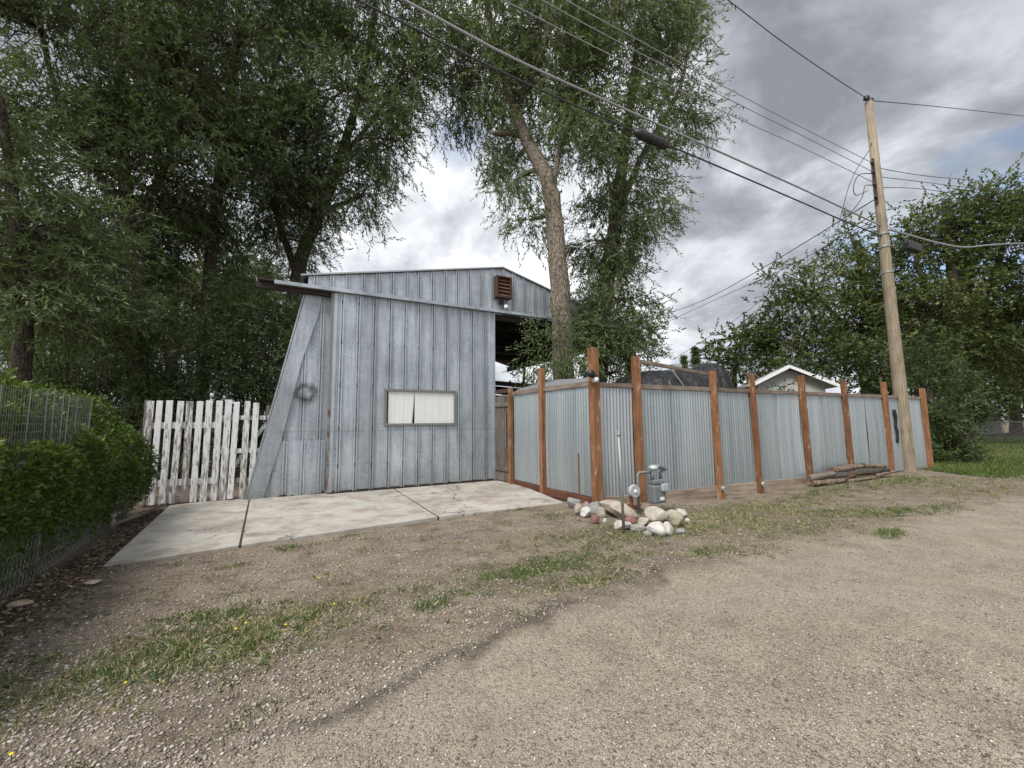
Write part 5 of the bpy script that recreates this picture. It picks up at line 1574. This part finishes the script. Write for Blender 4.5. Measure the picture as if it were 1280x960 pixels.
# far chain link fence
fa, fb = at(1205, 545, 25.5), at(1330, 543, 27.0); fa[2] = fb[2] = 0
FF = Frame(fa, math.degrees(math.atan2((fb - fa)[1], (fb - fa)[0]))); FL = np.linalg.norm(fb - fa)
fc = thing('chain_link_fence', 'far chain link fence with a pale top rail across the lawn', 'fence', fa)
MB().tube([FF.P(0, 1.25), FF.P(FL, 1.25)], .035, 8).build('top_rail', M['wire'], fc, True)
for t_ in np.arange(.2, FL, 3.0):
    MB().tube([FF.P(t_, -.05), FF.P(t_, 1.3)], .03, 8).build('post', M['galv'], fc, True)
mb = MB(); p_ = .12
for i in range(int(FL / p_)):
    for sg in (0, 1):
        pts = [FF.P(i * p_ + (p_ / 2 if (j % 2) == sg else 0), .03 + j * p_, .004 * sg) for j in range(11)]
        mb.tube(pts, .005, 3, False)
mb.build('wire_mesh', M['galv'], fc)
# far left roof
rb = at(25, 500, 15); rb[2] = 0
ol = thing('outbuilding', 'dark low shed roof just showing above the left hedge', 'outbuilding', rb)
zt_ = at(25, 462, 15)[2]
LFm = Frame(rb, 5)
MB().box(LFm, -2.5, .95, 0, zt_ - .45, -2, 0).build('wall', M['dark'], ol)
MB().prism([LFm.P(-2.8, zt_ - .5, .3), LFm.P(1.2, zt_ - .5, .3), LFm.P(1.0, zt_, -1), LFm.P(-2.8, zt_, -1)], (0, 0, .07)).build('roof', M['grey_board'], ol)

# dandelions
for i, (x, y, lab) in enumerate(((155, 858, 'dandelion at the lower left end of the grass patch'), (294, 789, 'dandelion above the middle of the grass patch'), (306, 781, 'dandelion at the upper edge of the grass patch'), (356, 783, 'dandelion at the right of the grass patch'), (424, 707, 'dandelion on bare gravel below the driveway'), (397, 723, 'second dandelion on bare gravel below the driveway'), (67, 744, 'dandelion near the left chain link fence'), (12, 950, 'large dandelion at the lower left corner of the photo'), (700, 650, 'dandelion at the left end of the stone pile'), (417, 756, 'dandelion at the right tip of the dry grass'))):
    q = gr(x, y + 5); q[2] = zground(np.array([q[0]]), np.array([q[1]]))[0]
    t = thing('dandelion', 'yellow ' + lab, 'flower', q, 'yellow dandelions')
    e = q + np.array([.005, 0, .035])
    MB().tube([q - UZ * .01, (q + e) / 2 + np.array([.004, 0, 0]), e], .0022, 5, False).build('stem', M['lawn'], t)
    MB().tube([e, e + UZ * .004, e + UZ * .009, e + UZ * .012], [.003, .009, .009, .004], 9).build('flower_head', M['yellow'], t, True)

# ================================================================== LIGHT, SKY, CAMERA
SUN_AZ, SUN_EL = R(215), R(52)      # azimuth clockwise from +Y (behind, left of the camera)
sdir = Vector((math.sin(SUN_AZ) * math.cos(SUN_EL), math.cos(SUN_AZ) * math.cos(SUN_EL), math.sin(SUN_EL)))
sl = bpy.data.lights.new('sun', 'SUN'); sl.energy = 2.1; sl.angle = R(22); sl.color = (1.0, .96, .90)
so = bpy.data.objects.new('sun', sl); COL.objects.link(so); so.location = (0, 0, 60)
so.rotation_euler = sdir.to_track_quat('Z', 'Y').to_euler()

wd = bpy.data.worlds.new('World'); sc.world = wd; wd.use_nodes = True
w = NT.__new__(NT); w.t = wd.node_tree; w.t.nodes.clear()
out = w.n('ShaderNodeOutputWorld')
sky = w.n('ShaderNodeTexSky', sky_type='NISHITA', sun_disc=False, sun_elevation=SUN_EL, sun_rotation=SUN_AZ)
dirv = w.n('ShaderNodeTexCoord').outputs['Generated']
dx, dy, dz = w.sep(dirv)[0:3]
zc = w.math('ADD', w.math('MAXIMUM', dz, 0.0), 0.30)
pv = w.n('ShaderNodeCombineXYZ', {0: w.math('DIVIDE', dx, zc), 1: w.math('DIVIDE', dy, zc), 2: 0.3}).outputs[0]
n1a = w.noise(w.mapv(pv, loc=(3.1, 1.7, 0)), 1.9, 9, 0.58, 0.25)
n1b = w.noise(w.mapv(dirv, (1, 1, 1.5), loc=(2.2, 5.1, 0)), 3.2, 9, 0.58, 0.55)
n1 = w.math('ADD', w.math('MULTIPLY', n1a, 0.5), w.math('MULTIPLY', n1b, 0.5))
n2 = w.noise(w.mapv(pv, loc=(7.7, 4.2, 0)), 0.42, 3, 0.5)
def dot(v): return w.n('ShaderNodeVectorMath', {0: dirv, 1: tuple(nrm(v))}, operation='DOT_PRODUCT').outputs['Value']
br_ = w.math('POWER', w.math('MAXIMUM', dot(ray(575, 280)), 0.0), 9.0)
br2 = w.math('POWER', w.math('MAXIMUM', dot(ray(870, 400)), 0.0), 14.0)
dk = w.math('POWER', w.math('MAXIMUM', dot(ray(1040, -20)), 0.0), 5.0)
f = w.math('ADD', w.math('MULTIPLY', n1, 2.3), w.math('MULTIPLY', n2, 0.5)); f = w.math('SUBTRACT', f, 0.72)
f = w.math('ADD', f, w.math('MULTIPLY', br_, 0.17)); f = w.math('ADD', f, w.math('MULTIPLY', br2, 0.22)); f = w.math('SUBTRACT', f, w.math('MULTIPLY', dk, 0.17))
K = 9.2
cl = w.ramp(f, [(0.42, tuple(c for c in (.165, .177, .200))), (0.58, (.25, .265, .294)), (0.76, (.43, .450, .483)), (0.95, (.64, .65, .665))])
sunb = w.math('POWER', w.math('MAXIMUM', dot(tuple(sdir)), 0.0), 3.0)
gain = w.math('ADD', w.math('MULTIPLY', sunb, 1.6), 1.0)
cl = w.mix(1.0, cl, w.n('ShaderNodeCombineXYZ', {0: w.math('MULTIPLY', gain, K), 1: w.math('MULTIPLY', gain, K), 2: w.math('MULTIPLY', gain, K)}).outputs[0], 'MULTIPLY')
gapn = w.noise(w.mapv(pv, loc=(1.3, 8.8, 0)), 1.0, 6, 0.55, 0.2)
gb = w.math('POWER', w.math('MAXIMUM', dot(ray(1260, 270)), 0.0), 40.0)
gb2 = w.math('POWER', w.math('MAXIMUM', dot(ray(575, 165)), 0.0), 160.0)
gap = w.ramp(w.math('ADD', gapn, w.math('ADD', w.math('MULTIPLY', gb, 0.20), w.math('MULTIPLY', gb2, 0.24))), [(0.60, 0), (0.72, 0.9)])
colr = w.mix(gap, cl, sky.outputs[0])
bg = w.n('ShaderNodeBackground', {'Color': colr, 'Strength': 0.1})
w.t.links.new(bg.outputs[0], out.inputs[0])

cam = bpy.data.cameras.new('camera'); cam.sensor_width = 36; cam.lens = 36 * F_PX / 1280; cam.clip_end = 4000; cam.clip_start = .05
co = bpy.data.objects.new('camera', cam); COL.objects.link(co)
co.matrix_world = Matrix.Translation((0, 0, EYE)) @ Matrix([list(r) for r in CM]).to_4x4()
sc.camera = co
vs_ = sc.view_settings
vs_.view_transform = 'Standard'; vs_.look = 'None'; vs_.gamma = 1; vs_.use_curve_mapping = False; vs_.exposure = 0.95
sc.render.engine = 'CYCLES'
sc.cycles.max_bounces = 4; sc.cycles.diffuse_bounces = 2; sc.cycles.glossy_bounces = 2; sc.cycles.transmission_bounces = 2; sc.cycles.transparent_max_bounces = 5; sc.cycles.caustics_reflective = False; sc.cycles.caustics_refractive = False; sc.cycles.use_denoising = True
